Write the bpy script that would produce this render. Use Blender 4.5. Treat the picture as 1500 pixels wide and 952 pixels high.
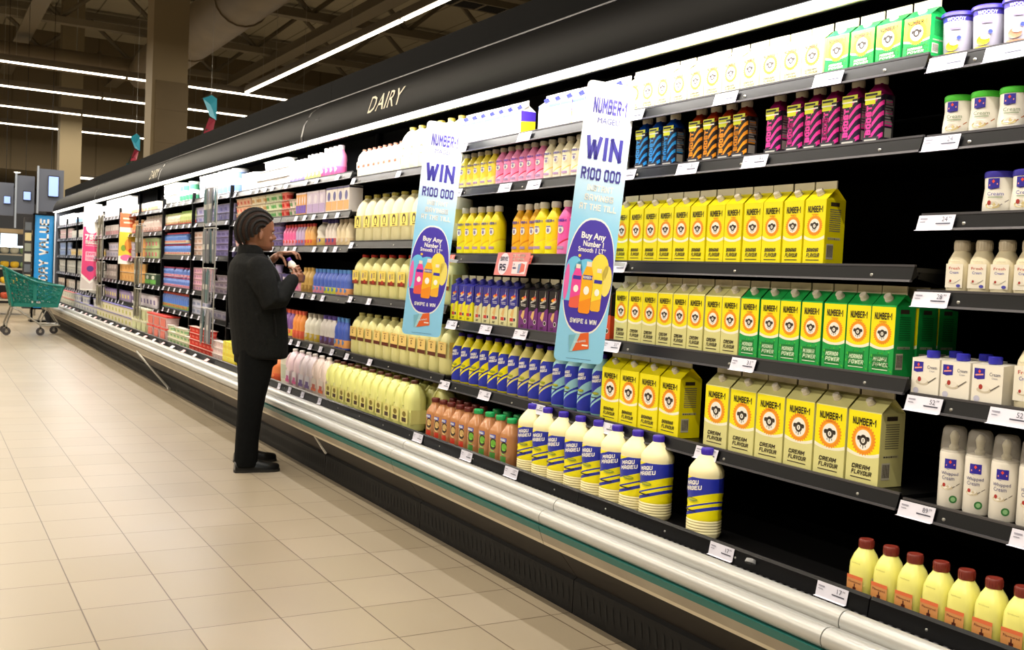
import bpy, math, random
from math import sin, cos, pi, radians, atan2, sqrt
from mathutils import Vector, Matrix
random.seed(7)
for o in list(bpy.data.objects): bpy.data.objects.remove(o)
SC = bpy.context.scene
COL = SC.collection
# ------------------------------------------------------------------ camera
def cam_axes(y, p, r):
    F = Vector((sin(y)*cos(p), cos(y)*cos(p), -sin(p))); X = Vector((cos(y), -sin(y), 0)); U = X.cross(F)
    return cos(r)*X + sin(r)*U, -sin(r)*X + cos(r)*U, F
X_, U_, F_ = cam_axes(.5278, .0454, .0482)
cd = bpy.data.cameras.new('camera'); cam = bpy.data.objects.new('camera', cd); COL.objects.link(cam)
cam.matrix_world = Matrix(((X_[0], U_[0], -F_[0], 0), (X_[1], U_[1], -F_[1], 0), (X_[2], U_[2], -F_[2], 1.2745), (0, 0, 0, 1)))
cd.sensor_fit = 'HORIZONTAL'; cd.sensor_width = 36; cd.lens = 36*1499.86/1500; cd.clip_end = 200
cd.dof.use_dof = True; cd.dof.focus_distance = 3.3; cd.dof.aperture_fstop = 11.0
SC.camera = cam
# ------------------------------------------------------------------ world, exposure
SC.view_settings.view_transform = 'Standard'; SC.view_settings.look = 'None'
SC.view_settings.gamma = 1; SC.view_settings.use_curve_mapping = False
SC.view_settings.exposure = 0.28
W = bpy.data.worlds.new('world'); SC.world = W; W.use_nodes = True
W.node_tree.nodes['Background'].inputs[0].default_value = (.9, .8, .65, 1)
W.node_tree.nodes['Background'].inputs[1].default_value = .10
LED_POWER = 6.5      # watts per metre of the strip under the canopy
TUBE_POWER = 24.0     # watts per metre of ceiling trunking light
TUBE_EMIT = 9.0
LED_EMIT = 6.0
WARM = (1, .89, .72); COOL = (1, .97, .95)
# ------------------------------------------------------------------ materials
def lin(h):
    h = h.lstrip('#'); v = [int(h[i:i+2], 16)/255 for i in (0, 2, 4)]
    return tuple(x/12.92 if x <= .04045 else ((x+.055)/1.055)**2.4 for x in v)
MATS = {}
def M(name, hexc='808080', rough=.5, metal=0, emit=0, alpha=1, trans=0, spec=.5):
    if name in MATS: return MATS[name]
    m = bpy.data.materials.new(name); m.use_nodes = True; b = m.node_tree.nodes['Principled BSDF']
    c = lin(hexc) + (1,)
    b.inputs['Base Color'].default_value = c; b.inputs['Roughness'].default_value = rough
    b.inputs['Metallic'].default_value = metal; b.inputs['Alpha'].default_value = alpha
    b.inputs['Transmission Weight'].default_value = trans
    b.inputs['Specular IOR Level'].default_value = spec
    if emit: b.inputs['Emission Color'].default_value = c; b.inputs['Emission Strength'].default_value = emit
    m.diffuse_color = c; MATS[name] = m; return m
def H(hexc, rough=.4): return M('paint_'+hexc+'_'+str(int(rough*100)), hexc, rough)
def nodes(m): return m.node_tree.nodes, m.node_tree.links
def noisy(name, h1, h2, scale=5, rough=.5, metal=0, bump=0, stretch=(1, 1, 1), spec=.5):
    if name in MATS: return MATS[name]
    m = M(name, h1, rough, metal, spec=spec); N, L = nodes(m); b = N['Principled BSDF']
    tc = N.new('ShaderNodeTexCoord'); mp = N.new('ShaderNodeMapping'); mp.inputs['Scale'].default_value = stretch
    nz = N.new('ShaderNodeTexNoise'); nz.inputs['Scale'].default_value = scale; nz.inputs['Detail'].default_value = 5
    cr = N.new('ShaderNodeValToRGB'); cr.color_ramp.elements[0].position = .35; cr.color_ramp.elements[1].position = .65
    cr.color_ramp.elements[0].color = lin(h1)+(1,); cr.color_ramp.elements[1].color = lin(h2)+(1,)
    L.new(tc.outputs['Object'], mp.inputs[0]); L.new(mp.outputs[0], nz.inputs['Vector']); L.new(nz.outputs['Fac'], cr.inputs[0]); L.new(cr.outputs[0], b.inputs['Base Color'])
    if bump:
        bp = N.new('ShaderNodeBump'); bp.inputs['Strength'].default_value = bump; bp.inputs['Distance'].default_value = .01
        L.new(nz.outputs['Fac'], bp.inputs['Height']); L.new(bp.outputs[0], b.inputs['Normal'])
    return m
def bands(name, stops, z0, z1, kx=0.0, rough=.35, freq=0):
    """printed bands: colour by (z + kx*x) in the product's own coordinates; freq>0 repeats them"""
    if name in MATS: return MATS[name]
    m = M(name, 'ffffff', rough); N, L = nodes(m); b = N['Principled BSDF']
    tc = N.new('ShaderNodeTexCoord'); sx = N.new('ShaderNodeSeparateXYZ'); L.new(tc.outputs['Object'], sx.inputs[0])
    mx = N.new('ShaderNodeMath'); mx.operation = 'MULTIPLY'; mx.inputs[1].default_value = kx; L.new(sx.outputs['X'], mx.inputs[0])
    ad = N.new('ShaderNodeMath'); L.new(mx.outputs[0], ad.inputs[0]); L.new(sx.outputs['Z'], ad.inputs[1])
    mr = N.new('ShaderNodeMapRange'); mr.inputs[1].default_value = z0; mr.inputs[2].default_value = z1; L.new(ad.outputs[0], mr.inputs[0])
    last = mr.outputs[0]
    if freq:
        mr.clamp = False
        f = N.new('ShaderNodeMath'); f.operation = 'MULTIPLY'; f.inputs[1].default_value = freq; L.new(last, f.inputs[0])
        g = N.new('ShaderNodeMath'); g.operation = 'FRACT'; L.new(f.outputs[0], g.inputs[0]); last = g.outputs[0]
    cr = N.new('ShaderNodeValToRGB'); cr.color_ramp.interpolation = 'CONSTANT'; e = cr.color_ramp.elements
    while len(e) < len(stops): e.new(.5)
    for k, (p, c) in enumerate(stops): e[k].position = p; e[k].color = lin(c)+(1,)
    L.new(last, cr.inputs[0]); L.new(cr.outputs[0], b.inputs['Base Color']); m.diffuse_color = lin(stops[0][1])+(1,)
    return m
def floor_mat():
    m = M('floor_tiles', 'd8c8a4', .3); N, L = nodes(m); b = N['Principled BSDF']
    tc = N.new('ShaderNodeTexCoord'); mp = N.new('ShaderNodeMapping'); mp.inputs['Location'].default_value = (-.5385, -4.9696, 0)
    br = N.new('ShaderNodeTexBrick'); br.offset = 0; br.squash = 1
    for k, v in (('Scale', 1), ('Mortar Size', .0028), ('Mortar Smooth', .3), ('Brick Width', .315), ('Row Height', .3486), ('Bias', 0)): br.inputs[k].default_value = v
    br.inputs['Color1'].default_value = lin('9f9380')+(1,); br.inputs['Color2'].default_value = lin('988c78')+(1,); br.inputs['Mortar'].default_value = lin('5c4e40')+(1,)
    L.new(tc.outputs['Object'], mp.inputs[0]); L.new(mp.outputs[0], br.inputs['Vector'])
    nz = N.new('ShaderNodeTexNoise'); nz.inputs['Scale'].default_value = 1.3; nz.inputs['Detail'].default_value = 6; L.new(tc.outputs['Object'], nz.inputs['Vector'])
    mr = N.new('ShaderNodeMapRange'); mr.inputs[3].default_value = .86; mr.inputs[4].default_value = 1.08; L.new(nz.outputs['Fac'], mr.inputs[0])
    mm = N.new('ShaderNodeMix'); mm.data_type = 'RGBA'; mm.blend_type = 'MULTIPLY'; mm.inputs['Factor'].default_value = 1
    L.new(br.outputs['Color'], mm.inputs['A']); L.new(mr.outputs[0], mm.inputs['B']); L.new(mm.outputs['Result'], b.inputs['Base Color'])
    r = N.new('ShaderNodeMapRange'); r.inputs[3].default_value = .25; r.inputs[4].default_value = .42; L.new(nz.outputs['Fac'], r.inputs[0]); L.new(r.outputs[0], b.inputs['Roughness'])
    bp = N.new('ShaderNodeBump'); bp.inputs['Strength'].default_value = .4; bp.inputs['Distance'].default_value = .002; bp.invert = True
    L.new(br.outputs['Fac'], bp.inputs['Height']); L.new(bp.outputs[0], b.inputs['Normal'])
    return m
def panel_mat(name, h1, h2, wid, axis):
    m = M(name, h1, .7); N, L = nodes(m); b = N['Principled BSDF']
    tc = N.new('ShaderNodeTexCoord'); sx = N.new('ShaderNodeSeparateXYZ'); L.new(tc.outputs['Object'], sx.inputs[0])
    d = N.new('ShaderNodeMath'); d.operation = 'DIVIDE'; d.inputs[1].default_value = wid; L.new(sx.outputs[axis], d.inputs[0])
    f = N.new('ShaderNodeMath'); f.operation = 'FRACT'; L.new(d.outputs[0], f.inputs[0])
    c = N.new('ShaderNodeMath'); c.operation = 'GREATER_THAN'; c.inputs[1].default_value = .96; L.new(f.outputs[0], c.inputs[0])
    mm = N.new('ShaderNodeMix'); mm.data_type = 'RGBA'; mm.inputs['A'].default_value = lin(h1)+(1,); mm.inputs['B'].default_value = lin(h2)+(1,)
    L.new(c.outputs[0], mm.inputs['Factor']); L.new(mm.outputs['Result'], b.inputs['Base Color']); return m
BLACK = M('black_enamel', '08080a', .34, spec=.15)
BLACKM = M('black_matt', '08080a', .6, spec=.3)
HOOD = M('hood_charcoal', '08080a', .5, spec=.06)
CHROME = M('brushed_steel', 'c9c9c6', .28, .9)
STEELW = M('pale_steel', 'b5b4ae', .35, .6)
WHITE = M('white_plastic', 'f0eee8', .35)
CAPW = M('cap_offwhite', 'dcd5c6', .4)
INK = M('dark_ink', '2a1f14', .5)
# ------------------------------------------------------------------ mesh builder
class MB:
    def __init__(s): s.v = []; s.f = []; s.m = []; s.mats = []
    def mi(s, m):
        if m not in s.mats: s.mats.append(m)
        return s.mats.index(m)
    def add(s, vs, fs, m, T=None):
        n = len(s.v); k = s.mi(m)
        s.v += [tuple(T @ Vector(v)) if T else tuple(v) for v in vs]
        for f in fs: s.f.append([n+i for i in f]); s.m.append(k)
    def box(s, x0, x1, y0, y1, z0, z1, m, T=None):
        vs = [(x, y, z) for z in (z0, z1) for y in (y0, y1) for x in (x0, x1)]
        s.add(vs, [(0, 2, 3, 1), (4, 5, 7, 6), (0, 1, 5, 4), (2, 6, 7, 3), (0, 4, 6, 2), (1, 3, 7, 5)], m, T)
    def poly(s, pts, y, m, r=None, T=None):      # pts (x,z) on the front plane at y (or wrapped on radius r)
        if r is None: vs = [(x, y, z) for x, z in pts]
        else: vs = [(r*sin(x/r), y-r*cos(x/r), z) for x, z in pts]
        s.add(vs, [tuple(range(len(pts)))], m, T)
    def rect(s, x0, x1, z0, z1, y, m, r=None):
        if r is None or x1-x0 < .006: s.poly([(x0, z0), (x1, z0), (x1, z1), (x0, z1)], y, m, r)
        else:
            n = max(2, int((x1-x0)/.008))
            for k in range(n):
                a = x0+(x1-x0)*k/n; b = x0+(x1-x0)*(k+1)/n; s.poly([(a, z0), (b, z0), (b, z1), (a, z1)], y, m, r)
    def disc(s, cx, cz, rx, rz, y, m, n=20, r=None, r2=None):
        pts = []
        for k in range(n):
            q = 1 if (r2 is None or k % 2 == 0) else r2
            pts.append((cx+rx*q*cos(2*pi*k/n), cz+rz*q*sin(2*pi*k/n)))
        s.poly(pts, y, m, r)
    def lathe(s, prof, seg=20, sq=2, dep=1.0, m=None, cx=0, cy=0):
        """prof: (r, z[, mat]) from bottom to top; sq: superellipse power; dep: depth ratio"""
        n0 = len(s.v)
        for p in prof:
            for k in range(seg):
                a = 2*pi*(k+.5)/seg; c, d = cos(a), sin(a)
                q = 1 if sq == 2 else (abs(c)**sq+abs(d)**sq)**(-1/sq)
                s.v.append((cx+p[0]*q*c, cy+p[0]*dep*q*d, p[1]))
        for i in range(len(prof)-1):
            mt = prof[i][2] if len(prof[i]) > 2 else m; k0 = s.mi(mt)
            for k in range(seg):
                s.f.append([n0+i*seg+k, n0+i*seg+(k+1) % seg, n0+(i+1)*seg+(k+1) % seg, n0+(i+1)*seg+k]); s.m.append(k0)
        k0 = s.mi(prof[0][2] if len(prof[0]) > 2 else m)
        s.f.append([n0+k for k in range(seg)][::-1]); s.m.append(k0)
        k0 = s.mi(prof[-1][2] if len(prof[-1]) > 2 and prof[-1][2] else m if m else prof[-2][2])
        n1 = n0+(len(prof)-1)*seg; s.f.append([n1+k for k in range(seg)]); s.m.append(k0)
    def tube(s, path, r, m, seg=8, T=None, caps=True):
        path = [Vector(p) for p in path]; rr = r if isinstance(r, (list, tuple)) else [r]*len(path)
        n0 = len(s.v); up = None
        for i, p in enumerate(path):
            t = (path[min(i+1, len(path)-1)]-path[max(i-1, 0)]).normalized()
            if up is None: up = t.orthogonal().normalized()
            up = (up-t*up.dot(t)).normalized(); w = t.cross(up)
            for k in range(seg):
                a = 2*pi*k/seg; q = p+(up*cos(a)+w*sin(a))*rr[i]
                s.v.append(tuple(T @ q) if T else tuple(q))
        km = s.mi(m)
        for i in range(len(path)-1):
            for k in range(seg):
                s.f.append([n0+i*seg+k, n0+i*seg+(k+1) % seg, n0+(i+1)*seg+(k+1) % seg, n0+(i+1)*seg+k]); s.m.append(km)
        if caps:
            s.f.append([n0+k for k in range(seg)][::-1]); s.m.append(km)
            n1 = n0+(len(path)-1)*seg; s.f.append([n1+k for k in range(seg)]); s.m.append(km)
    def loft(s, rings, m):      # rings: list of equal-length vertex loops, capped
        n0 = len(s.v); seg = len(rings[0]); km = s.mi(m)
        for r in rings: s.v += [tuple(v) for v in r]
        for i in range(len(rings)-1):
            for k in range(seg):
                s.f.append([n0+i*seg+k, n0+i*seg+(k+1) % seg, n0+(i+1)*seg+(k+1) % seg, n0+(i+1)*seg+k]); s.m.append(km)
        s.f.append([n0+k for k in range(seg)][::-1]); s.m.append(km)
        n1 = n0+(len(rings)-1)*seg; s.f.append([n1+k for k in range(seg)]); s.m.append(km)
    def ball(s, c, rx, ry, rz, m, seg=12, rings=8, T=None):
        R = []
        for i in range(1, rings):
            a = pi*i/rings
            R.append([Vector((c[0]+rx*sin(a)*cos(2*pi*k/seg), c[1]+ry*sin(a)*sin(2*pi*k/seg), c[2]-rz*cos(a))) for k in range(seg)])
        if T: R = [[T @ v for v in r] for r in R]
        s.loft(R, m)
    def extr(s, prof, y0, y1, m, closed=True):     # profile (x,z) run along y
        n = len(prof); vs = [(x, y0, z) for x, z in prof]+[(x, y1, z) for x, z in prof]
        fs = [(i, (i+1) % n, n+(i+1) % n, n+i) for i in range(n if closed else n-1)]
        if closed: fs += [tuple(range(n))[::-1], tuple(range(n, 2*n))]
        s.add(vs, fs, m)
    def text(s, txt, cx, cz, w, h, y, m, r=None, slant=0, bold=0, rot=0, proud=0):
        vs, fs = glyphs(txt, bold)
        ca, sa = cos(rot), sin(rot); out = []
        for a, b in vs:
            px, pz = a*w+slant*b*h, b*h
            px, pz = px*ca-pz*sa, px*sa+pz*ca
            px += cx; pz += cz
            out.append((px, y, pz) if r is None else (r*sin(px/r), y-r*cos(px/r), pz))
        s.add(out, fs, m)
    def build(s, name, parent=None, smooth=True, **kw):
        me = bpy.data.meshes.new(name); me.from_pydata(s.v, [], s.f)
        for mt in s.mats: me.materials.append(mt)
        me.polygons.foreach_set('material_index', s.m)
        me.update(); me.validate()
        if smooth:
            me.polygons.foreach_set('use_smooth', [True]*len(me.polygons))
            try: me.set_sharp_from_angle(angle=radians(38))
            except Exception: pass
        o = bpy.data.objects.new(name, me); COL.objects.link(o); o.parent = parent
        return o
BF = {'A': ['0,0 0,.7 .2,1 .8,1 1,.7 1,0', '0,.4 1,.4'], 'B': ['0,0 0,1 .8,1 1,.85 1,.65 .8,.53 0,.53', '.8,.53 1,.4 1,.15 .8,0 0,0'], 'C': ['1,.75 1,.85 .8,1 .2,1 0,.85 0,.15 .2,0 .8,0 1,.15 1,.25'], 'D': ['0,0 0,1 .7,1 1,.8 1,.2 .7,0 0,0'],
 'E': ['1,1 0,1 0,0 1,0', '0,.52 .85,.52'], 'F': ['1,1 0,1 0,0', '0,.52 .85,.52'], 'G': ['1,.75 1,.85 .8,1 .2,1 0,.85 0,.15 .2,0 .8,0 1,.15 1,.48 .55,.48'], 'H': ['0,0 0,1', '1,0 1,1', '0,.5 1,.5'], 'I': ['0,0 0,1'], 'K': ['0,0 0,1', '1,1 .1,.5 1,0'],
 'L': ['0,1 0,0 1,0'], 'M': ['0,0 0,1 .5,.4 1,1 1,0'], 'N': ['0,0 0,1 1,0 1,1'], 'O': ['.2,0 0,.15 0,.85 .2,1 .8,1 1,.85 1,.15 .8,0 .2,0'], 'P': ['0,0 0,1 .8,1 1,.85 1,.6 .8,.45 0,.45'], 'Q': ['.2,0 0,.15 0,.85 .2,1 .8,1 1,.85 1,.15 .8,0 .2,0', '.6,.3 1,-.05'],
 'R': ['0,0 0,1 .8,1 1,.85 1,.62 .8,.48 0,.48', '.5,.48 1,0'], 'S': ['1,.78 1,.86 .8,1 .2,1 0,.86 0,.66 .2,.53 .8,.47 1,.34 1,.14 .8,0 .2,0 0,.14 0,.22'], 'T': ['0,1 1,1', '.5,1 .5,0'], 'U': ['0,1 0,.15 .2,0 .8,0 1,.15 1,1'], 'V': ['0,1 .5,0 1,1'], 'W': ['0,1 .25,0 .5,.8 .75,0 1,1'],
 'X': ['0,0 1,1', '0,1 1,0'], 'Y': ['0,1 .5,.5 1,1', '.5,.5 .5,0'], '-': ['0,.48 .45,.48'], '1': ['-.1,.75 .25,1 .25,0'], '0': ['.2,0 0,.15 0,.85 .2,1 .8,1 1,.85 1,.15 .8,0 .2,0'], '2': ['0,.8 0,.86 .2,1 .8,1 1,.86 1,.65 0,0 1,0'], '3': ['0,1 1,1 1,.15 .8,0 0,0', '.2,.53 1,.53'],
 '4': ['.8,0 .8,1 0,.3 1,.3'], '5': ['1,1 0,1 0,.55 .8,.55 1,.4 1,.15 .8,0 0,0'], '7': ['0,1 1,1 .4,0'], '8': ['.2,0 0,.15 0,.4 .2,.53 .8,.53 1,.66 1,.86 .8,1 .2,1 0,.86 0,.66 .2,.53', '.8,.53 1,.4 1,.15 .8,0 .2,0'], '9': ['0,0 .8,0 1,.15 1,.85 .8,1 .2,1 0,.86 0,.6 .2,.47 1,.47'], '%': ['0,0 1,1', '.1,.7 .1,.95 .35,.95 .35,.7 .1,.7', '.65,.05 .65,.3 .9,.3 .9,.05 .65,.05'], '&': ['1,0 .15,.75 .3,1 .6,.9 .55,.7 0,.3 .15,0 .6,0 .9,.4']}
def block_glyphs(txt, t=.26, asp=.5, gap=.26):
    """heavy condensed capitals: strokes of thickness t on letters asp wide, 1 high"""
    vs, fs = [], []; x0 = 0
    for ch in txt:
        if ch == ' ': x0 += asp*.75; continue
        st = BF[ch]; wd = {'I': 0, '1': .25*asp, '-': .45*asp, 'M': asp*1.25, 'W': asp*1.35}.get(ch, asp)
        sc = {'1': asp, '-': asp}.get(ch, wd)
        for pl in st:
            P = [tuple(float(q) for q in p.split(',')) for p in pl.split()]; P = [(x0+t/2+(p[0]*sc), t/2+p[1]*(1-t)) for p in P]
            for a, b in zip(P, P[1:]):
                dx, dy = b[0]-a[0], b[1]-a[1]; L = sqrt(dx*dx+dy*dy) or 1; ux, uy = dx/L*t/2, dy/L*t/2; e = .92 if (dx and dy) else 1.0
                n = len(vs); vs += [(a[0]-ux*e-uy, a[1]-uy*e+ux), (a[0]-ux*e+uy, a[1]-uy*e-ux), (b[0]+ux*e+uy, b[1]+uy*e-ux), (b[0]+ux*e-uy, b[1]+uy*e+ux)]; fs.append((n, n+1, n+2, n+3))
        x0 += wd+t+gap*.5
    xa, xb = min(v[0] for v in vs), max(v[0] for v in vs)
    return [((a-(xa+xb)/2)/(xb-xa), b-.5) for a, b in vs], fs
GL = {}
def glyphs(txt, bold=0):
    key = (txt, bold)
    if key in GL: return GL[key]
    if bold >= .02 and all(c == ' ' or c in BF for c in txt):
        GL[key] = block_glyphs(txt, .20 if bold < .035 else .27); return GL[key]
    cu = bpy.data.curves.new('t', 'FONT'); cu.body = txt; cu.size = 1; cu.resolution_u = 2; cu.offset = bold; cu.align_x = 'CENTER'; cu.space_line = .85
    o = bpy.data.objects.new('t', cu); COL.objects.link(o); bpy.context.view_layer.update()
    me = o.to_mesh(); vs = [(v.co.x, v.co.y) for v in me.vertices]; fs = [tuple(p.vertices) for p in me.polygons]
    x0, x1 = min(v[0] for v in vs), max(v[0] for v in vs); y0, y1 = min(v[1] for v in vs), max(v[1] for v in vs)
    vs = [((a-(x0+x1)/2)/(x1-x0), (b-(y0+y1)/2)/(y1-y0)) for a, b in vs]
    o.to_mesh_clear(); bpy.data.objects.remove(o); bpy.data.curves.remove(cu)
    GL[key] = (vs, fs); return GL[key]
def empty(name, loc=(0, 0, 0), rz=0, label=None, cat=None, group=None):
    o = bpy.data.objects.new(name, None); COL.objects.link(o); o.location = loc; o.rotation_euler = (0, 0, rz); o.empty_display_size = .05
    tag(o, label, cat, group); return o
def tag(o, label=None, cat=None, group=None, kind=None):
    if label: o['label'] = label
    if cat: o['category'] = cat
    if group: o['group'] = group
    if kind: o['kind'] = kind
    return o
def dup(root):
    def cp(o, par):
        c = o.copy(); COL.objects.link(c); c.parent = par
        for ch in list(KIDS.get(o.name, ())): cp(ch, c)
        return c
    return cp(root, None)
KIDS = {}
def reg(root):      # remember children once (children lookups are slow in big scenes)
    for o in bpy.data.objects:
        if o.parent: 
            l = KIDS.setdefault(o.parent.name, [])
            if o not in l: l.append(o)
def struct(name, mb, smooth=False):
    o = mb.build(name, smooth=smooth); o['kind'] = 'structure'; return o
FACE = -pi/2       # local -Y (product front) looks to world -X (the aisle)
# ================================================================== ceiling luminaires (the two left lines are added)
def area_light(name, loc, sx, sy, power, col, rot=(0, 0, 0), parent=None):
    l = bpy.data.lights.new(name, 'AREA'); l.shape = 'RECTANGLE'; l.size = sx; l.size_y = sy; l.energy = power; l.color = col
    o = bpy.data.objects.new(name, l); COL.objects.link(o); o.location = loc; o.rotation_euler = rot; o.parent = parent; return o
TUBE = M('tube_glow', 'fff0d6', .5, emit=TUBE_EMIT)
HOUS = M('lamp_housing', '6b6152', .5)
def lamp_run(p, q, z, label, n_w=2):
    p = Vector((p[0], p[1], z)); q = Vector((q[0], q[1], z)); L = (q-p).length; a = atan2(q.y-p.y, q.x-p.x)
    t = empty('linear_lamp', (p+q)/2, a, label, 'ceiling lamp')
    b = MB(); b.box(-L/2, L/2, -.05, .05, .02, .10, HOUS); b.box(-L/2, L/2, -.03, .03, .10, .15, HOUS); b.build('lamp_housing', t, smooth=False)
    b = MB(); b.box(-L/2+.02, L/2-.02, -.032, .032, -.004, .02, TUBE); b.build('light_tube', t, smooth=False)
    for k in range(n_w):
        b = MB(); xx = -L/2+L*(k+.5)/n_w; b.tube([(xx, 0, .15), (xx, 0, 7.2-z)], .003, STEELW, 5); b.build('suspension_wire', t)
    area_light('lamp_light', (0, 0, -.012), L, .06, TUBE_POWER*L, WARM, parent=t)
LZ = 4.95
ROWY = [22.2, 25.4, 28.8, 32.6]
for i, y in enumerate(ROWY):
    nm = ['nearest', 'second', 'third', 'farthest'][i]
    lamp_run((-4.5, y-.25), (3.6, y), LZ, nm+' long white lamp row hung across the far hall, left half')
    lamp_run((3.62, y), (8.6, y+.15), LZ, nm+' long white lamp row hung across the far hall, right half')
lamp_run((6.0, 22.0), (6.05, 14.0), LZ, 'white lamp line running above the dairy cabinets, far half')
lamp_run((6.05, 13.96), (6.1, 4.0), LZ, 'white lamp line running above the dairy cabinets, near half')
lamp_run((.2, 21.4), (.2, 14.0), LZ, 'white lamp line above the tiled aisle, far length')
lamp_run((.2, 13.9), (.2, 6.0), LZ, 'white lamp line above the tiled aisle, middle length')
lamp_run((.2, 5.9), (.2, -2.5), LZ, 'white lamp line above the tiled aisle, near length')
lamp_run((-6.4, 18), (-6.4, 7.0), LZ, 'added unseen white lamp line farthest to the left, far length')  # out-of-view lamp line added to brighten the product fronts
lamp_run((-6.4, 6.9), (-6.4, -3.5), LZ, 'added unseen white lamp line farthest to the left, near length')
lamp_run((-3.6, 20), (-3.6, 8.0), LZ, 'added unseen white lamp line left of the aisle, far length')  # unseen line added for more frontal light on the shelves
lamp_run((-3.6, 7.9), (-3.6, -3.5), LZ, 'added unseen white lamp line left of the aisle, near length')
# ================================================================== structure
b = MB(); b.box(-14, 22, -8, 48, -.05, 0, floor_mat()); struct('floor', b)
CEILP = panel_mat('roof_sheets', 'aaa28c', '6d6656', 1.1, 'X')
WALLP = panel_mat('wall_panels', '655840', '52472f', 1.25, 'X')
b = MB(); b.box(-14, 22, -8, 48, 8.4, 8.5, CEILP); struct('ceiling', b)
b = MB(); b.box(-14, 22, 36, 36.2, 3.95, 8.4, WALLP); struct('wall_back', b)
b = MB(); b.box(-14, 22, 36.2, 46, 3.95, 4.1, M('soffit_beige', '857a63', .8)); struct('trim_1', b)
b = MB(); b.box(-14, 22, 46, 46.2, 0, 3.95, M('far_wall_grey', '6f6c78', .8)); struct('wall_far', b)
b = MB(); b.box(21.8, 22, -8, 46, 0, 8.4, M('side_wall', '7a6f5b', .8)); struct('wall_right', b)
b = MB(); b.box(-14, -13.8, -8, 46, 0, 8.4, M('side_wall')); struct('wall_left', b)
b = MB(); b.box(-14, 22, -8, -7.8, 0, 8.4, M('side_wall')); struct('wall_front', b)
# columns
def column(x0, x1, y0, d, label):
    t = empty('column', ((x0+x1)/2, y0+d/2, 0), 0, label, 'column'); w = (x1-x0)/2
    b = MB(); b.box(-w, w, -d/2, d/2, 0, 8.4, M('column_paint', '7e6f53', .7)); b.build('shaft', t, smooth=False)
    b = MB(); b.box(-w+.06, w+.015, -d/2-.03, d/2+.03, 0, 4.28, noisy('column_cladding', '5e4f34', '64543a', 2, .6)); b.build('cladding', t, smooth=False)
    b = MB()
    for z in (1.0, 1.75, 2.5, 3.25, 3.8): b.box(-w+.07, w+.017, -d/2-.032, d/2+.032, z, z+.012, M('joint_brown', '5a4b32', .7))
    b.build('cladding_joint', t, smooth=False)
column(3.31, 3.88, 17.9, .57, 'large brown clad column rising behind the dairy cabinets')
t = empty('column', (3.51, 30.3, 0), 0, 'distant beige column below the lamp rows', 'column')
b = MB(); b.box(-.27, .27, -.27, .27, 0, 8.4, M('column_far', '7f7359', .7)); b.build('shaft', t, smooth=False)
b = MB(); b.box(-.28, .28, -.28, .28, 0, .15, M('joint_brown')); b.build('skirting', t, smooth=False)
# ducts
DUCT = noisy('duct_paint', '756852', '695c48', 1.5, .55)
t = empty('air_duct', (5.03, 28, 6.14), 0, 'wide beige round air duct running overhead into the distance', 'duct')
b = MB(); b.tube([(0, 0.9, 0), (0, .3, 0), (0, -1.2, 0), (0, -12, 0), (0, -32, 0)], [.30, .40, .50, .50, .50], DUCT, 20); b.build('duct_run', t)
b = MB()
for y in (-5, -9, -13): b.tube([(0, y, 0), (0, y-.05, 0)], .53, DUCT, 20)
b.build('duct_flange', t)
for y in (-6, -12, -18):
    b = MB(); b.tube([(0, y, .5), (0, y, 2.2)], .012, STEELW, 5); b.build('hanger_rod', t)
t = empty('air_duct', (-.0, 28.4, 6.26), 0, 'horizontal beige round air duct crossing above the lamp rows', 'duct')
b = MB(); b.tube([(-9, 0, 0), (5.05, 0, -.05)], .29, DUCT, 16); b.build('duct_run', t)
b = MB()
for x in (-5, -2, 1, 3.9): b.tube([(x, 0, 0), (x+.05, 0, 0)], .31, DUCT, 16)
b.build('duct_flange', t)
for x in (-4, 0, 3.4):
    b = MB(); b.tube([(x, 0, .22), (x, 0, 2.1)], .012, STEELW, 5); b.build('hanger_rod', t)
# roof trusses
TR = M('truss_paint', '6d6453', .6)
for i, y in enumerate((9.5, 14.0, 18.5, 23, 27.5, 32)):
    zt = 8.3; zb = 7.1
    t = empty('roof_truss', (4, y, 0), 0, ['beige lattice roof truss nearest the camera', 'second beige lattice roof truss from the camera', 'third beige lattice roof truss from the camera', 'fourth lattice roof truss, above the nearest lamp row', 'fifth lattice roof truss, beyond the nearest lamp row', 'lattice roof truss closest to the back wall'][i], 'roof truss')
    b = MB(); b.box(-16, 17, -.1, .1, zt-.18, zt, TR); b.build('top_chord', t, smooth=False)
    b = MB(); b.box(-16, 17, -.13, .13, zb-.16, zb, TR); b.build('bottom_chord', t, smooth=False)
    b = MB(); x = -15.5; up = 0
    while x < 16.5:
        p = (x, 0, zb if not up else zt-.15); q = (x+1.2, 0, zt-.15 if not up else zb)
        b.tube([p, q], .06, TR, 6); x += 1.2; up = 1-up
    b.build('web_bars', t)
for i, x in enumerate((2.2, 5.2, 8.2, 11.2)):
    t = empty('roof_beam', (x, 18, 6.75), 0, ['first', 'second', 'third', 'fourth'][i]+' roof beam from the left, running along the hall', 'roof beam')
    b = MB(); b.box(-.08, .08, -16, 17, 0, .25, TR); b.build('web', t, smooth=False)
    b = MB(); b.box(-.18, .18, -16, 17, -.03, 0, TR); b.build('flange', t, smooth=False)
t = empty('cable_tray', (7, 17.2, 6.3), 0, 'dark cable tray with bundled cables under the trusses', 'cable tray')
b = MB()
for y in (-.25, .25): b.box(-6, 12, y-.02, y+.02, 0, .1, TR)
for k in range(36): b.box(-6+k*.5, -5.96+k*.5, -.25, .25, 0, .02, TR)
b.build('ladder', t, smooth=False)
b = MB()
for k in range(5): b.tube([(-6, -.18+.09*k, .05), (0, -.16+.09*k, .04), (12, -.18+.09*k, .05)], .035, BLACKM, 6)
b.build('cables', t)
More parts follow.
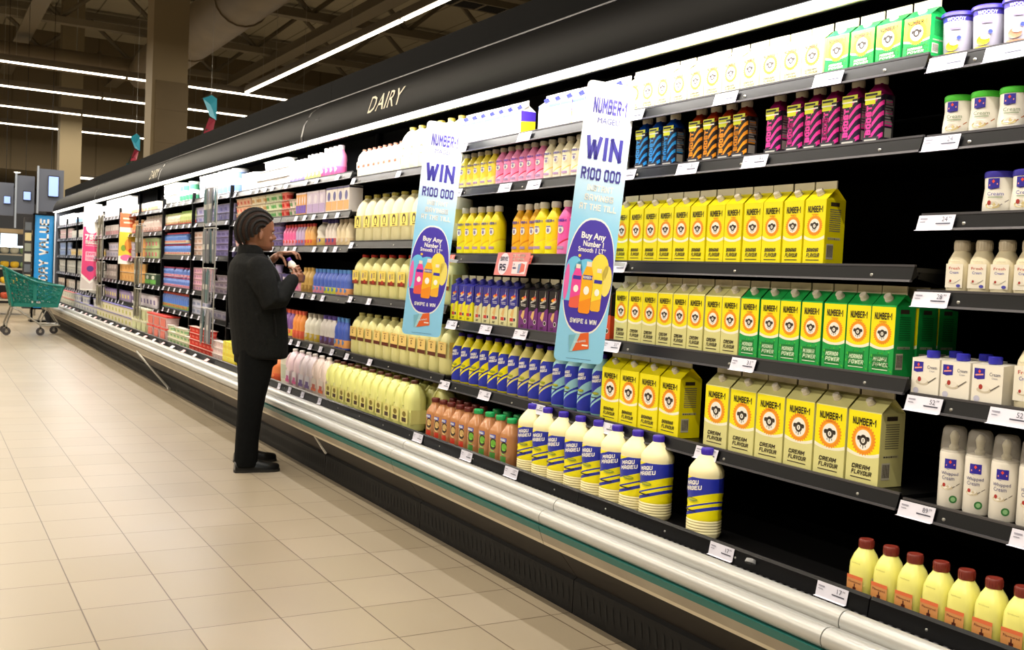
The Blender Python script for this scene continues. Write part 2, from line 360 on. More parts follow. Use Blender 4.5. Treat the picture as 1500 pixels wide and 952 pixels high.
# ================================================================== the dairy cabinets
SHX = 2.30      # front plane of the shelf price rails
DKX = 2.20      # front plane of the bottom deck strip
BY = [-.945+1.385*k for k in range(17)]; BY[-1] = 21.2
SR = [1.903, 1.697, 1.491, 1.29, 1.015, .731]; SA = [1.918, 1.70, 1.355, 1.053, .74]; SB = [1.915, 1.70, 1.378, 1.05, .745]
SCc = [1.84, 1.45, 1.12, .768]; SD = [1.88, 1.64, 1.425, 1.107, .773]; SF = [1.885, 1.655, 1.342, 1.012, .785]; SG = [1.85, 1.6, 1.3, 1.0, .74]
BAYS = [SR, SR, SA, SB, SCc, SD, SD, SF, SF, SG, SG, SG, SG, SG, SG, SG]
CABLAB = ['dairy cabinet with almost empty black shelves at the near right edge', 'dairy cabinet holding cream cartons, aerosol cans and brown capped bottles',
 'dairy cabinet full of yellow and green sun emblem cartons', 'dairy cabinet with smooth drink bottles and blue purple slim cartons', 'dairy cabinet with rows of big cream coloured milk jugs',
 'dairy cabinet just right of the person in black, with drink bottles', 'dairy cabinet directly behind the person in black',
 'dairy cabinet with red tub stacks, left of the person', 'dairy cabinet with blue drink packs and small mixed pots',
 'dairy cabinet with orange packs behind the orange hanging banner', 'dairy cabinet with yellow labelled tubs on its deck', 'dairy cabinet between the pink and orange hanging banners',
 'dairy cabinet behind the pink hanging banner', 'dairy cabinet left of the pink hanging banner', 'second dairy cabinet from the far end of the aisle', 'last dairy cabinet at the far end of the aisle']
PANEL = noisy('kick_panel', '3a302a', '40362f', 3, .5)
BEIGE = noisy('bumper_beige', 'a49a88', '968b79', 4, .45)
TEAL = M('bumper_teal', '1f6660', .45)
CREAMB = M('bumper_lip', 'cfc4ac', .5)
RAILG = M('bumper_rail', 'b4b4b1', .32, .25)
EDGE = M('shelf_edge_metal', '5c5b60', .3, .5)
SHELF = M('shelf_steel_black', '0a0a0c', .4, spec=.4)
BOLT = M('bolt_head', 'a8a6a0', .35, .7)
def arc(cx, cz, r, a0, a1, n): return [(cx+r*cos(radians(a0+(a1-a0)*k/n)), cz+r*sin(radians(a0+(a1-a0)*k/n))) for k in range(n+1)]
for i in range(16):
    y0, y1 = BY[i]+.002, BY[i+1]-.002; ym = (y0+y1)/2
    t = empty('refrigerated_cabinet', (2.6, ym, 0), 0, CABLAB[i], 'display fridge', 'dairy cabinets along the aisle')
    X = -2.6; Y = -ym; T = Matrix.Translation((X, Y, 0))
    def P(name, fn, smooth=False, parent=t):
        b = MB(); fn(b); b.v = [(x-2.6, y-ym, z) for x, y, z in b.v]; return b.build(name, parent, smooth)
    P('kick_plate', lambda b: b.extr([(2.2, 0), (2.2, .13), (2.215, .14), (2.26, .14), (2.26, 0)], y0, y1, BLACKM))
    def slots(b):
        k = y0+.03
        while k < y1-.03:
            b.add([(2.1985, k, .10), (2.1985, k+.016, .10), (2.1985, k+.006, .045), (2.1985, k-.01, .045)], [(0, 1, 2, 3)], M('slot_dark', '050505', .8)); k += .042
    P('vent_slots', slots)
    P('front_panel', lambda b: b.extr([(2.215, .14), (2.11, .272), (2.12, .285), (2.25, .285), (2.25, .14)], y0, y1, PANEL if i > 4 else noisy('kick_panel_dark', '241e1a', '1f1a17', 3, .5)))
    P('lower_lip', lambda b: b.extr([(2.055, .283), (2.05, .296), (2.12, .300), (2.12, .283)], y0, y1, CREAMB))
    P('beige_band', lambda b: b.extr([(2.05, .296), (2.036, .331), (2.12, .331), (2.12, .296)], y0, y1, BEIGE))
    P('teal_strip', lambda b: b.extr([(2.036, .331), (2.028, .357), (2.10, .357), (2.10, .331)], y0, y1, TEAL if i < 6 else BEIGE))
    P('bumper_rail', lambda b: b.extr([(2.10, .357)]+arc(2.055, .385, .029, 260, 60, 10)+[(2.10, .405)], y0, y1, RAILG), True)
    P('bumper_rail', lambda b: b.extr([(2.085, .398), (2.092, .404)]+arc(2.118, .422, .029, 220, 50, 9)+[(2.16, .425), (2.16, .398)], y0, y1, RAILG), True)
    P('air_grille', lambda b: [b.box(2.145, 2.20, y0, y1, .40, .418, BLACKM)]+[b.box(2.15, 2.2, y0+k*.0277, y0+k*.0277+.012, .418, .425, EDGE) for k in range(49)])
    P('price_rail', lambda b: b.extr([(DKX, .418), (DKX-.002, .425), (DKX+.004, .47), (DKX+.012, .478), (DKX+.016, .45), (DKX+.016, .418)], y0, y1, BLACK))
    P('deck', lambda b: b.box(DKX+.012, 3.06, y0, y1, .42, .45, SHELF))
    P('base_body', lambda b: b.box(2.24, 3.15, y0, y1, .10, .42, BLACKM))
    P('back_panel', lambda b: b.box(3.06, 3.15, y0, y1, .42, 2.33, M('case_interior_black', '060607', .6, spec=.2)))
    P('roof_panel', lambda b: b.box(2.34, 3.15, y0, y1, 2.33, 2.36, BLACKM))
    for yy in (y0, y1-.03): P('upright', lambda b: b.box(3.02, 3.058, yy, yy+.03, .45, 2.33, BLACK))
    if i >= 7:
        for yy in (y0,): P('divider_frame', lambda b: [b.box(2.285, 2.315, yy, yy+.022, .47, 1.95, BLACK)])
    for z in BAYS[i]:
        s = P('shelf', lambda b: b.box(SHX+.012, 3.02, y0+.004, y1-.004, z-.012, z, SHELF))
        def rail(b):
            b.extr([(SHX-.010, z-.035), (SHX-.001, z-.008), (SHX+.003, z+.004), (SHX+.009, z+.005), (SHX+.012, z-.012), (SHX+.03, z-.012), (SHX-.004, z-.036)], y0+.004, y1-.004, BLACK)
            b.extr([(SHX-.015, z-.039), (SHX-.014, z-.033), (SHX-.004, z-.033), (SHX-.004, z-.039)], y0+.004, y1-.004, EDGE)
            b.extr([(SHX+.001, z+.002), (SHX+.001, z+.008), (SHX+.010, z+.008), (SHX+.010, z+.002)], y0+.004, y1-.004, EDGE)
        P('price_rail', rail, parent=t)
        for yy in (y0+.004, y1-.008):
            def brk(b):
                b.add([(SHX+.02, yy, z-.012), (3.02, yy, z-.012), (3.02, yy, z-.10), (SHX+.1, yy, z-.04), (SHX+.02, yy, z-.03),
                       (SHX+.02, yy+.004, z-.012), (3.02, yy+.004, z-.012), (3.02, yy+.004, z-.10), (SHX+.1, yy+.004, z-.04), (SHX+.02, yy+.004, z-.03)],
                      [(0, 1, 2, 3, 4), (9, 8, 7, 6, 5), (0, 5, 6, 1), (1, 6, 7, 2), (2, 7, 8, 3), (3, 8, 9, 4), (4, 9, 5, 0)], BLACK)
            P('shelf_bracket', brk)
        if i < 6:
            for f in (.1, .5, .9): P('rail_bolt', lambda b: b.ball((SHX-.006, y0+(y1-y0)*f, z-.022), .004, .005, .005, BOLT, 8, 5), True)
    if i < 6:
        for f in (.12, .37, .62, .87): P('rail_bolt', lambda b: b.ball((DKX, y0+(y1-y0)*f, .447), .003, .004, .004, BOLT, 8, 5), True)
# end panels
for yy, lb in ((21.2, 'far end panel closing the row of dairy cabinets'), (-.985, 'near end panel closing the row of dairy cabinets')):
    t = empty('end_panel', (2.6, yy, 0), 0, lb, 'end panel')
    b = MB(); b.extr([(-.45, 0), (-.56, .3), (-.5, .45), (-.34, .5), (-.34, 2.1), (-.2, 2.40), (.55, 2.40), (.55, 0)], .002, .038, M('end_grey', '3d4048', .4)); b.build('panel', t, smooth=False)
    b = MB(); b.extr([(-.36, .5), (-.36, 2.1), (-.34, 2.1), (-.34, .5)], 0, .04, M('end_edge', 'b9bfc6', .4)); b.build('edge_trim', t, smooth=False)
# canopy hoods with the light strip
LEDM = M('led_diffuser', 'fffdf8', .5, emit=LED_EMIT)
segs = [-.945, 1.95, 6.69, 11.39, 15.94, 21.2]
def wtext(b, txt, yc, zc, w, h, x_at, m, bold=0):
    vs, fs = glyphs(txt, bold); b.add([(x_at(zc+q*h), yc-p*w, zc+q*h) for p, q in vs], [f for f in fs], m)
for k in range(5):
    y0, y1 = segs[k]+.002, segs[k+1]-.002; ym = (y0+y1)/2
    t = empty('canopy_hood', (2.4, ym, 2.3), 0, ['black canopy hood at the near right end above the shelves', 'black canopy hood with the large DAIRY lettering', 'black canopy hood just beyond the joint left of the large lettering',
        'black canopy hood section in front of the far beige column', 'black canopy hood section at the far end of the aisle'][k], 'fridge canopy')
    def P(name, fn, smooth=True, bevel=0):
        b = MB(); fn(b); b.v = [(x-2.4, y-ym, z-2.3) for x, y, z in b.v]; return b.build(name, t, smooth)
    P('hood', lambda b: b.extr([(2.40, 2.405), (2.365, 2.388), (2.33, 2.368), (2.295, 2.342), (2.265, 2.312), (2.238, 2.272), (2.218, 2.225), (2.205, 2.18), (2.20, 2.145), (2.203, 2.113), (2.33, 2.113), (2.335, 2.34), (2.40, 2.36)], y0, y1, HOOD))
    P('top_board', lambda b: b.box(2.40, 2.425, y0, y1, 2.398, 2.545, noisy('board_black', '050506', '080809', 2, .7, spec=.04)), False)
    P('ridge_trim', lambda b: b.box(2.392, 2.40, y0, y1, 2.402, 2.409, EDGE), False)
    P('light_strip', lambda b: b.box(2.208, 2.262, y0+.01, y1-.01, 2.102, 2.112, LEDM), False)
    P('strip_holder', lambda b: b.box(2.262, 2.275, y0+.01, y1-.01, 2.098, 2.113, M('holder_yellowed', '8a8868', .5)), False)
    P('joint_trim', lambda b: b.extr([(2.40, 2.408), (2.33, 2.371), (2.262, 2.314), (2.214, 2.225), (2.197, 2.145), (2.20, 2.11), (2.206, 2.113), (2.203, 2.145), (2.218, 2.225), (2.265, 2.312), (2.33, 2.368)], y1-.03, y1, EDGE), False)
    if k in (1, 3):
        yc = 5.30 if k == 1 else 11.68
        P('lettering', lambda b: wtext(b, 'DAIRY', yc, 2.222, .46, .098, lambda z: 2.2005+max(0, (z-2.16))**1.5*.82, M('letter_cream', 'd9d2bd', .5)), False)
        P('brand_mark', lambda b: [b.box(2.2255, 2.2275, y1-.30, y1-.20, 2.235, 2.243, M('mark_grey', '9a9aa0', .4)), b.box(2.2245, 2.2265, y1-.28, y1-.25, 2.228, 2.25, BLACKM)], False)
    area_light('led_light', (-.165, 0, -.206), .05, y1-y0-.1, LED_POWER*(y1-y0), COOL, (0, radians(-22), 0), t)
# ================================================================== product makers (front faces local -Y, origin at the base centre)
YEL = H('f2e606'); YEL2 = H('efe30a'); CRM = H('d9d692'); GRN = H('17a14a'); GRND = H('0f7a35'); WHT = H('f3f1ea'); ORG = H('f0921e'); BLU = H('2a2fae'); BLUL = H('2b47b8'); PUR = H('4a2fae')
GREY = H('8d8d86', .6); DGR = H('55554a', .6); BRN = H('4a2014'); REDC = H('7c2c22'); SILV = M('silver_print', 'b5b1bd', .35, .3)
def sun(b, cx, cz, r, y, ring=ORG):
    b.disc(cx, cz, r*1.12, r*1.12, y, ring, 56, r2=.86); b.disc(cx, cz, r*.80, r*.82, y-.0003, H('f7a92c'), 28); b.disc(cx, cz, r*.70, r*.72, y-.0006, WHT, 28)
    yy = y-.0009; D = DGR2
    b.disc(cx, cz-.02*r, r*.36, r*.36, yy, D, 18); b.rect(cx-r*.48, cx+r*.48, cz+.12*r, cz+.26*r, yy-.0002, D)
    b.disc(cx-r*.44, cz+.10*r, r*.12, r*.16, yy-.0002, D, 10); b.disc(cx+r*.44, cz+.10*r, r*.12, r*.16, yy-.0002, D, 10)
    b.disc(cx, cz+.26*r, r*.2, r*.12, yy-.0002, D, 10)
    b.disc(cx, cz-.03*r, r*.17, r*.19, yy-.0004, WHT, 14); b.text('1', cx, cz-.03*r, r*.07, r*.22, yy-.0006, D)
    for k in (-1, 0, 1): b.rect(cx+k*r*.22-r*.03, cx+k*r*.22+r*.03, cz-r*(.60 if k == 0 else .5), cz-r*.36, yy, D)
DGR2 = H('3a3026', .5)
def carton(name, w, d, h1, h2, body, front, low, cap, kind, flav=None, side=None):
    t = empty(name)
    b = MB(); x = w/2; y = d/2; g = min(.028, w*.32)
    V = [(-x, -y, 0), (x, -y, 0), (x, y, 0), (-x, y, 0), (-x, -y, h1), (x, -y, h1), (x, y, h1), (-x, y, h1), (-x, 0, h2), (x, 0, h2), (-x+g, 0, h2-.004), (x-g, 0, h2-.004)]
    b.add(V, [(0, 3, 2, 1), (2, 3, 7, 6)], body); b.add(V, [(1, 2, 6, 5), (3, 0, 4, 7), (5, 9, 11), (6, 11, 9), (5, 11, 6), (4, 10, 8), (7, 8, 10), (4, 7, 10)], side or body)
    b.add(V, [(0, 1, 5, 4)], body); b.add(V, [(4, 5, 9, 8), (6, 7, 8, 9)], body)
    b.build('carton_body', t, smooth=False)
    b = MB(); b.box(-x, x, -.0022, .0022, h2-.004, h2+.021, front if kind == 'milk' else M('fin_pale', 'cfc9ae', .5)); b.build('top_seam', t, smooth=False)
    # cap on the front slope
    s = (h2-h1)/y; a = math.atan(s); L = sqrt((h2-h1)**2+y*y); T = Matrix.Translation((0, -y*.52, h1+(h2-h1)*.48)) @ Matrix.Rotation(-(pi/2-a)+.0, 4, 'X') @ Matrix.Rotation(pi/2, 4, 'X') @ Matrix.Rotation(pi/2, 4, 'X')
    nrm = Vector((0, -sin(a), cos(a))); q = Vector((0, -sin(a), cos(a))).to_track_quat('Z', 'Y').to_matrix().to_4x4(); T = Matrix.Translation((0, -y*.50, h1+(h2-h1)*.50)) @ q
    cb = MB(); cb.lathe([(.0125, 0), (.0125, .004), (.0112, .005), (.0112, .015), (.0098, .017)], 16, m=cap); cb.v = [tuple(T @ Vector(v)) for v in cb.v]; cb.build('screw_cap', t)
    f = -y-.0005
    if kind in ('sun', 'sunshort'):
        b = MB(); zb = h1*.03; zm = h1*.36; e = .0008
        b.rect(-x+e, x-e, h1*.50, h1-.002, f, front)
        n = 12; low_ = low
        pts = [(-x+e, h1*.50)]+[(-x+e+(w-2*e)*k/n, h1*.46-(.055*h1)*(1-((2*k/n-1))**2)) for k in range(n+1)]+[(x-e, h1*.50)]
        b.poly(pts, f, front)
        pts2 = [(-x+e+(w-2*e)*k/n, h1*.46-(.055*h1)*(1-((2*k/n-1))**2)) for k in range(n+1)]; pts3 = [(p[0], p[1]-h1*(.035+.015*abs(2*i/n-1))) for i, p in enumerate(pts2)]
        b.poly(pts2+pts3[::-1], f-.0002, H('f1efd9'))
        b.poly([(-x+e, .002)]+pts2+[(x-e, .002)], f, low)
        sun(b, 0, h1*.605, w*.345, f-.0004)
        if low is GRN:
            for k in range(34): b.disc(random.uniform(-x+.004, x-.004), random.uniform(.004, h1*.36), .003, .0022, f-.0003, H('4fc23c') if k % 2 else GRND, 6)
        b.build('front_label', t, smooth=False)
        b = MB(); b.text('NUMBER-1', 0, h1*.855, w*.72, h1*.10, f-.0008, INK, bold=.03); b.text('MAGEU', 0, h1*.775, w*.30, h1*.022, f-.0008, ORG, bold=.02)
        if flav:
            c = DGR2 if low is not GRN else H('d8f0d0')
            if low is GRN: b.rect(-w*.36, w*.30, h1*.07, h1*.30, f-.0007, GRND)
            b.text(flav[0], -w*.03, h1*.235, w*.56, h1*.062, f-.001, c, bold=.03, slant=.2); b.text(flav[1], w*.0, h1*.155, w*.62, h1*.062, f-.001, c, bold=.03, slant=.2)
            b.rect(-w*.34, w*.30, h1*.075, h1*.088, f-.0009, c)
        b.build('lettering', t, smooth=False)
        b = MB()
        for sx in (x+.0005,):
            def R(y0, y1, z0, z1, m): b.add([(sx, y0, z0), (sx, y1, z0), (sx, y1, z1), (sx, y0, z1)], [(0, 1, 2, 3)], m)
            R(-y*.55, y*.35, h1*.90, h1*.96, DGR2)
            lines = H('8a8664', .6) if low is not GRN else H('127033')
            for k in range(11): R(-y*.6, y*.55, h1*(.84-.032*k), h1*(.84-.032*k+.016), lines)
            R(-y*.7, y*.6, h1*.395, h1*.43, H('cfcba0') if low is not GRN else H('a9bfa0'))
            for k in range(6): R(-y*.65+k*y*.2, -y*.52+k*y*.2, h1*.40, h1*.42, DGR2)
            sx += .0004; R(-y*.78, -y*.08, h1*.10, h1*.33, H('c9c6b6', .6)); sx += .0004
            for k in range(9): R(-y*.72+k*y*.07, -y*.72+k*y*.07+y*.03*(1+k % 2*.5), h1*.13, h1*.31, DGR2)
        b.build('side_panel', t, smooth=False)
    elif kind == 'milk':   # white carton with blue top and caps
        b = MB(); e = .0008
        b.rect(-x+e, x-e, h1*.86, h1-.001, f, BLUL); b.rect(-x*.5, -x*.1, h1*.35, h1*.6, f-.0002, H('8890c8')); b.disc(x*.2, h1*.45, w*.18, h1*.16, f-.0002, H('cdd2e6'), 16); b.rect(-x*.8, x*.8, h1*.06, h1*.10, f-.0002, H('c9b9c0'))
        b.build('front_label', t, smooth=False)
        b = MB(); sx = x+.0005
        b.add([(sx, -y, h1*.55), (sx, y, h1*.62), (sx, y, h1), (sx, -y, h1)], [(0, 1, 2, 3)], PUR)
        b.add([(sx, -y, .001), (sx, y, .001), (sx, y, h1*.62), (sx, -y, h1*.55)], [(0, 1, 2, 3)], H('f0d61e'))
        b.build('side_panel', t, smooth=False)
    return t
def bottle(name, prof, body, capm, capz, capr, caph, label=None, sq=2, dep=1.0, seg=22, text=(), deco=None, bodyname='bottle_body', lname='label'):
    t = empty(name)
    b = MB(); b.lathe(prof, seg, sq, dep, body); b.build(bodyname, t)
    b = MB(); b.lathe([(capr*.98, capz), (capr, capz+caph*.15), (capr, capz+caph*.85), (capr*.9, capz+caph)], 18, m=capm)
    for k in range(18):
        a = 2*pi*k/18; b.box(-.0006, .0006, -.0006, .0, capz+caph*.2, capz+caph*.8, capm, Matrix.Rotation(a, 4, 'Z') @ Matrix.Translation((0, -capr, 0)))
    b.build('cap', t)
    if label:
        lp, lm = label; b = MB(); b.lathe([(r+.0006, z) for r, z in lp], seg, sq, dep, lm); o = b.build(lname, t)
    if deco:
        b = MB(); deco(b)
        if b.v: b.build('label_print', t, smooth=False)
    if text:
        b = MB()
        for tx in text: b.text(*tx[0], **tx[1])
        b.build('lettering', t, smooth=False)
    return t
# ---- cartons
def place(root, x, y, z, rz=0.0): root.location = (x, y, z); root.rotation_euler = (0, 0, FACE+rz)
ORD = ['first', 'second', 'third', 'fourth', 'fifth', 'sixth', 'seventh', 'eighth', 'ninth', 'tenth', 'eleventh', 'twelfth', 'thirteenth', 'fourteenth', 'fifteenth', 'sixteenth', 'seventeenth', 'eighteenth', 'nineteenth', 'twentieth',
       'twenty-first', 'twenty-second', 'twenty-third', 'twenty-fourth', 'twenty-fifth', 'twenty-sixth', 'twenty-seventh', 'twenty-eighth', 'twenty-ninth', 'thirtieth', 'thirty-first', 'thirty-second']
ORD += ['number %d' % (k+1) for k in range(32, 80)]
USED = set()
def run(proto, desc, cat, group, ys, x, z, depth=.08, jit=.03, n_from=0, jx=.004, yaw=0.0):
    """place copies of proto at the given y centres (left to right in the photo); x = plane of the product fronts"""
    for i, y in enumerate(ys):
        o = proto if proto.name not in USED else dup(proto)
        if o is proto: USED.add(proto.name)
        place(o, x+depth/2+random.uniform(0, jx), y, z+.0008, yaw+random.uniform(-jit, jit))
        o['label'] = desc+', '+ORD[i+n_from]+' from left'; o['category'] = cat; o['group'] = group
def even(y0, y1, n): p = (y0-y1)/n; return [y0-p*(k+.5) for k in range(n)]
FX = SHX+.018; DX = DKX+.024
protos = {}
def newproto(fn, *a, **k):
    o = fn(*a, **k); reg_tree(o); return o
def reg_tree(o):
    bpy.context.view_layer.update()
    for c in bpy.data.objects:
        if c.parent == o: KIDS.setdefault(o.name, []).append(c); 
    for c in KIDS.get(o.name, ()): 
        for g in bpy.data.objects:
            if g.parent == c: KIDS.setdefault(c.name, []).append(g)
c1 = newproto(carton, 'milk_carton', .083, .08, .197, .233, YEL, YEL, YEL2, CAPW, 'sun', ('BANANA', 'FLAVOUR'))
run(c1, 'all yellow sun emblem carton on empty ended shelf under energy drinks', 'carton', 'yellow cartons on the middle shelf', even(3.225, 2.167, 12), FX, 1.356, .08)
c2 = newproto(carton, 'milk_carton', .083, .08, .193, .229, CRM, YEL, CRM, CAPW, 'sun', ('CREAM', 'FLAVOUR'))
run(c2, 'small yellow and cream carton left of the green cartons', 'carton', 'yellow and cream cartons beside the green ones', even(3.20, 2.510, 8), FX, 1.054, .08)
c3 = newproto(carton, 'milk_carton', .083, .08, .193, .229, GRN, YEL, GRN, CAPW, 'sun', ('MORINGA', 'POWER'))
run(c3, 'green and yellow moringa carton on the fourth shelf', 'carton', 'green cartons on the fourth shelf', even(2.508, 1.892, 7), FX, 1.054, .08)
o = dup(c3); place(o, FX+.04+.088, 1.93, 1.0548); o['label'] = 'green moringa carton hidden behind the rightmost green carton'; o['category'] = 'carton'
o = dup(c3); place(o, FX+.04+.176, 1.93, 1.0548); o['label'] = 'green moringa carton deepest in the row behind the rightmost green carton'; o['category'] = 'carton'
c4 = newproto(carton, 'milk_carton', .116, .095, .207, .249, YEL, YEL, YEL2, CAPW, 'sun', ('BANANA', 'FLAVOUR'))
run(c4, 'large all yellow carton on the lowest hung shelf', 'carton', 'large yellow cartons on the lowest shelf', even(3.262, 2.782, 4), FX, .741, .095)
c5 = newproto(carton, 'milk_carton', .117, .095, .207, .249, CRM, YEL, CRM, CAPW, 'sun', ('CREAM', 'FLAVOUR'))
run(c5, 'large cream flavour carton on the lowest hung shelf', 'carton', 'large cream cartons on the lowest shelf', even(2.655, 1.915, 6), FX, .741, .095)
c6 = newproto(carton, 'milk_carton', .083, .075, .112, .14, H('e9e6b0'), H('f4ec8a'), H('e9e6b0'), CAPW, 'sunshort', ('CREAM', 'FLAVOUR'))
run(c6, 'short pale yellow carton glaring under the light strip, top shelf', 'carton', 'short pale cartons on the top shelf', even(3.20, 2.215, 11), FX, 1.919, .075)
c7 = newproto(carton, 'milk_carton', .085, .075, .112, .14, GRN, H('f2e83a'), GRN, CAPW, 'sunshort', ('MORINGA', 'POWER'))
run(c7, 'short green carton at the right end of the top shelf', 'carton', 'short green cartons on the top shelf', even(2.213, 1.84, 4), FX, 1.919, .075)
c8 = newproto(carton, 'milk_carton', .085, .075, .108, .135, WHT, WHT, WHT, BLU, 'milk')
run(c8, 'white blue capped carton on top shelf, right of first hanging banner', 'carton', 'white blue capped cartons', even(4.59, 3.985, 7), FX, 1.916, .075)
run(c8, 'white blue capped carton on top shelf, around second hanging banner', 'carton', 'white blue capped cartons', even(3.84, 3.222, 7), FX, 1.916, .075)
# ---- slim drink cartons with slanted shoulders
def slim(name, top, low, cap, badge, w=.074, d=.06, h=.195):
    t = empty(name); x = w/2; y = d/2
    b = MB(); hf = h-.02
    V = [(-x, -y, 0), (x, -y, 0), (x, y, 0), (-x, y, 0), (-x, -y, hf), (x, -y, hf), (x, y, h+.012), (-x, y, h+.012)]
    b.add(V, [(0, 3, 2, 1), (2, 3, 7, 6), (0, 1, 5, 4), (1, 2, 6, 5), (3, 0, 4, 7)], low); b.add(V, [(4, 5, 6, 7)], top); b.build('carton_body', t, smooth=False)
    b = MB(); e = .0006; f = -y-.0005
    pts = [(-x+e, h*.42)]+[(-x+e+(w-2*e)*k/8, h*(.40+.10*k/8+.02*sin(k*1.1))) for k in range(9)]+[(x-e, hf), (-x+e, hf)]
    b.poly(pts, f, top)
    for s in (1, -1): b.add([(s*(x+.0004), -y, h*.50), (s*(x+.0004), y, h*.46), (s*(x+.0004), y, h+.01), (s*(x+.0004), -y, hf)], [(0, 1, 2, 3)], top)
    b.disc(-.004, h*.70, w*.20, h*.035, f-.0002, H('e8a02a'), 10); b.disc(.010, h*.73, w*.16, h*.03, f-.0003, H('d83c2e'), 10)
    b.poly([(-x*.5, h*.30), (-x*.1, h*.42), (x*.35, h*.44), (x*.2, h*.30), (0, h*.22)], f-.0002, H('d8b070'))
    b.poly([(x*.25, h*.70), (x*.5, h*.92), (x*.4, h*.74)], f-.0003, WHT)
    b.rect(-x*.55, x*.35, h*.15, h*.225, f-.0004, badge) if badge is not None else None
    b.disc(x*.5, h*.19, w*.14, w*.14, f-.0005, WHT, 14); b.disc(x*.5, h*.19, w*.11, w*.11, f-.0006, INK, 14)
    b.build('front_label', t, smooth=False)
    b = MB(); b.text('MAGEU', 0, h*.655, w*.62, h*.045, f-.0006, WHT, bold=.02, slant=.25, rot=.35); b.rect(-x*.6, x*.5, h*.565, h*.575, f-.0006, WHT); b.rect(-x*.5, x*.5, h*.53, h*.54, f-.0006, WHT)
    b.rect(-x*.45, x*.15, h*.06, h*.075, f-.0006, INK); b.rect(-x*.45, x*.25, h*.09, h*.105, f-.0006, INK)
    b.build('lettering', t, smooth=False)
    b = MB(); n = Vector((0, -.032, d)).normalized().to_track_quat('Z', 'Y').to_matrix().to_4x4(); T = Matrix.Translation((0, -y*.1, h-.005)) @ n
    b.lathe([(.016, 0), (.017, .01), (.015, .02), (.009, .023)], 14, m=cap); b.v = [tuple(T @ Vector(v)) for v in b.v]; b.build('screw_cap', t)
    b = MB(); b.box(-x*.85, x*.85, y-.006, y-.002, h, h+.032, M('fin_pale')); b.build('top_seam', t, smooth=False)
    return t
s1 = newproto(slim, 'drink_carton', H('2b2b9c'), H('e8e018'), H('2b2b9c'), H('c8342a'))
s2 = newproto(slim, 'drink_carton', H('2b2b8c'), H('d8d4a0'), H('2b2b8c'), H('c8342a'))
s3 = newproto(slim, 'drink_carton', H('151418'), H('6c2a78'), H('151418'), None)
s4 = newproto(slim, 'drink_carton', H('151418'), H('e2502a'), H('151418'), None)
D4 = 'on the shelf below the SAVE sign'
run(s1, 'slim blue and yellow drink carton '+D4, 'carton', 'slim drink cartons', even(4.60, 4.365, 3), FX, 1.051, .06)
run(s2, 'slim blue and cream drink carton '+D4, 'carton', 'slim drink cartons', even(4.355, 3.94, 5), FX, 1.051, .06)
run(s3, 'slim black and purple drink carton '+D4, 'carton', 'slim drink cartons', even(3.93, 3.52, 5), FX, 1.051, .06)
run(s4, 'slim black and red drink carton beside second hanging banner', 'carton', 'slim drink cartons', even(3.51, 3.22, 3), FX, 1.051, .06)
# ---- energy drink bottles
def energy(name, col, dark, liquid):
    st = bands('stripes_'+col, [(0, dark), (.5, col), (.93, dark)], 0, .03, -1.1, .35, freq=1)
    prof = [(.026, 0), (.031, .006), (.031, .138), (.026, .152), (.0165, .166), (.0155, .172)]
    def deco(b):
        f = -.0322
        b.rect(-.028, .028, .128, .146, f, H('e6ee3a')); b.rect(-.026, .016, .136, .142, f-.0002, H('1c1c14')); b.rect(-.028, .028, .124, .128, f, WHT); b.rect(-.026, .01, .112, .124, f, H('d4dd18')); b.rect(.01, .028, .128, .134, f-.0003, H('20202a'))
        b.rect(-.020, .001, .022, .112, f-.0001, H(dark)); b.rect(-.028, .028, .004, .020, f, H('2a2a38')); b.rect(-.022, .02, .007, .014, f-.0002, H('c8c8c4'))
        for s in (1,):
            X = .0318
            b.add([(X, -.02, .012), (X, .022, .012), (X, .022, .136), (X, -.02, .136)], [(0, 1, 2, 3)], H('3a3a3e'))
            for k in range(9): b.add([(X+.0004, -.015, .055+.008*k), (X+.0004, .017-.004*(k % 3), .055+.008*k), (X+.0004, .017-.004*(k % 3), .06+.008*k), (X+.0004, -.015, .06+.008*k)], [(0, 1, 2, 3)], H('9a9a9a'))
            b.add([(X+.0004, -.014, .018), (X+.0004, .014, .018), (X+.0004, .014, .045), (X+.0004, -.014, .045)], [(0, 1, 2, 3)], H('b8b8b4'))
    return bottle(name, prof, M('liquid_'+liquid, liquid, .12), CAPW, .170, .0185, .024, ([(.0312, .004), (.0316, .07), (.0312, .138)], st), sq=5, seg=24,
                  text=[(('BOOST', -.0095, .067, .082, .018, -.0328, H(col)), dict(rot=pi/2, bold=.04))], deco=deco)
e1 = newproto(energy, 'drink_bottle', '2196e8', '10163a', '0c3c96'); e2 = newproto(energy, 'drink_bottle', 'f09a1a', '1a1414', '8c2c10'); e3 = newproto(energy, 'drink_bottle', 'ee38a6', '1c1230', '7a1450')
run(e1, 'blue striped energy drink bottle on the second shelf', 'bottle', 'energy drink bottles', [3.096, 3.017, 2.936], FX, 1.701, .062)
run(e2, 'orange striped energy drink bottle on the second shelf', 'bottle', 'energy drink bottles', [2.79, 2.715, 2.64, 2.565], FX, 1.701, .062)
run(e3, 'magenta striped energy drink bottle on the second shelf', 'bottle', 'energy drink bottles', [2.415, 2.322, 2.252, 2.182, 2.102, 2.022], FX, 1.701, .062)
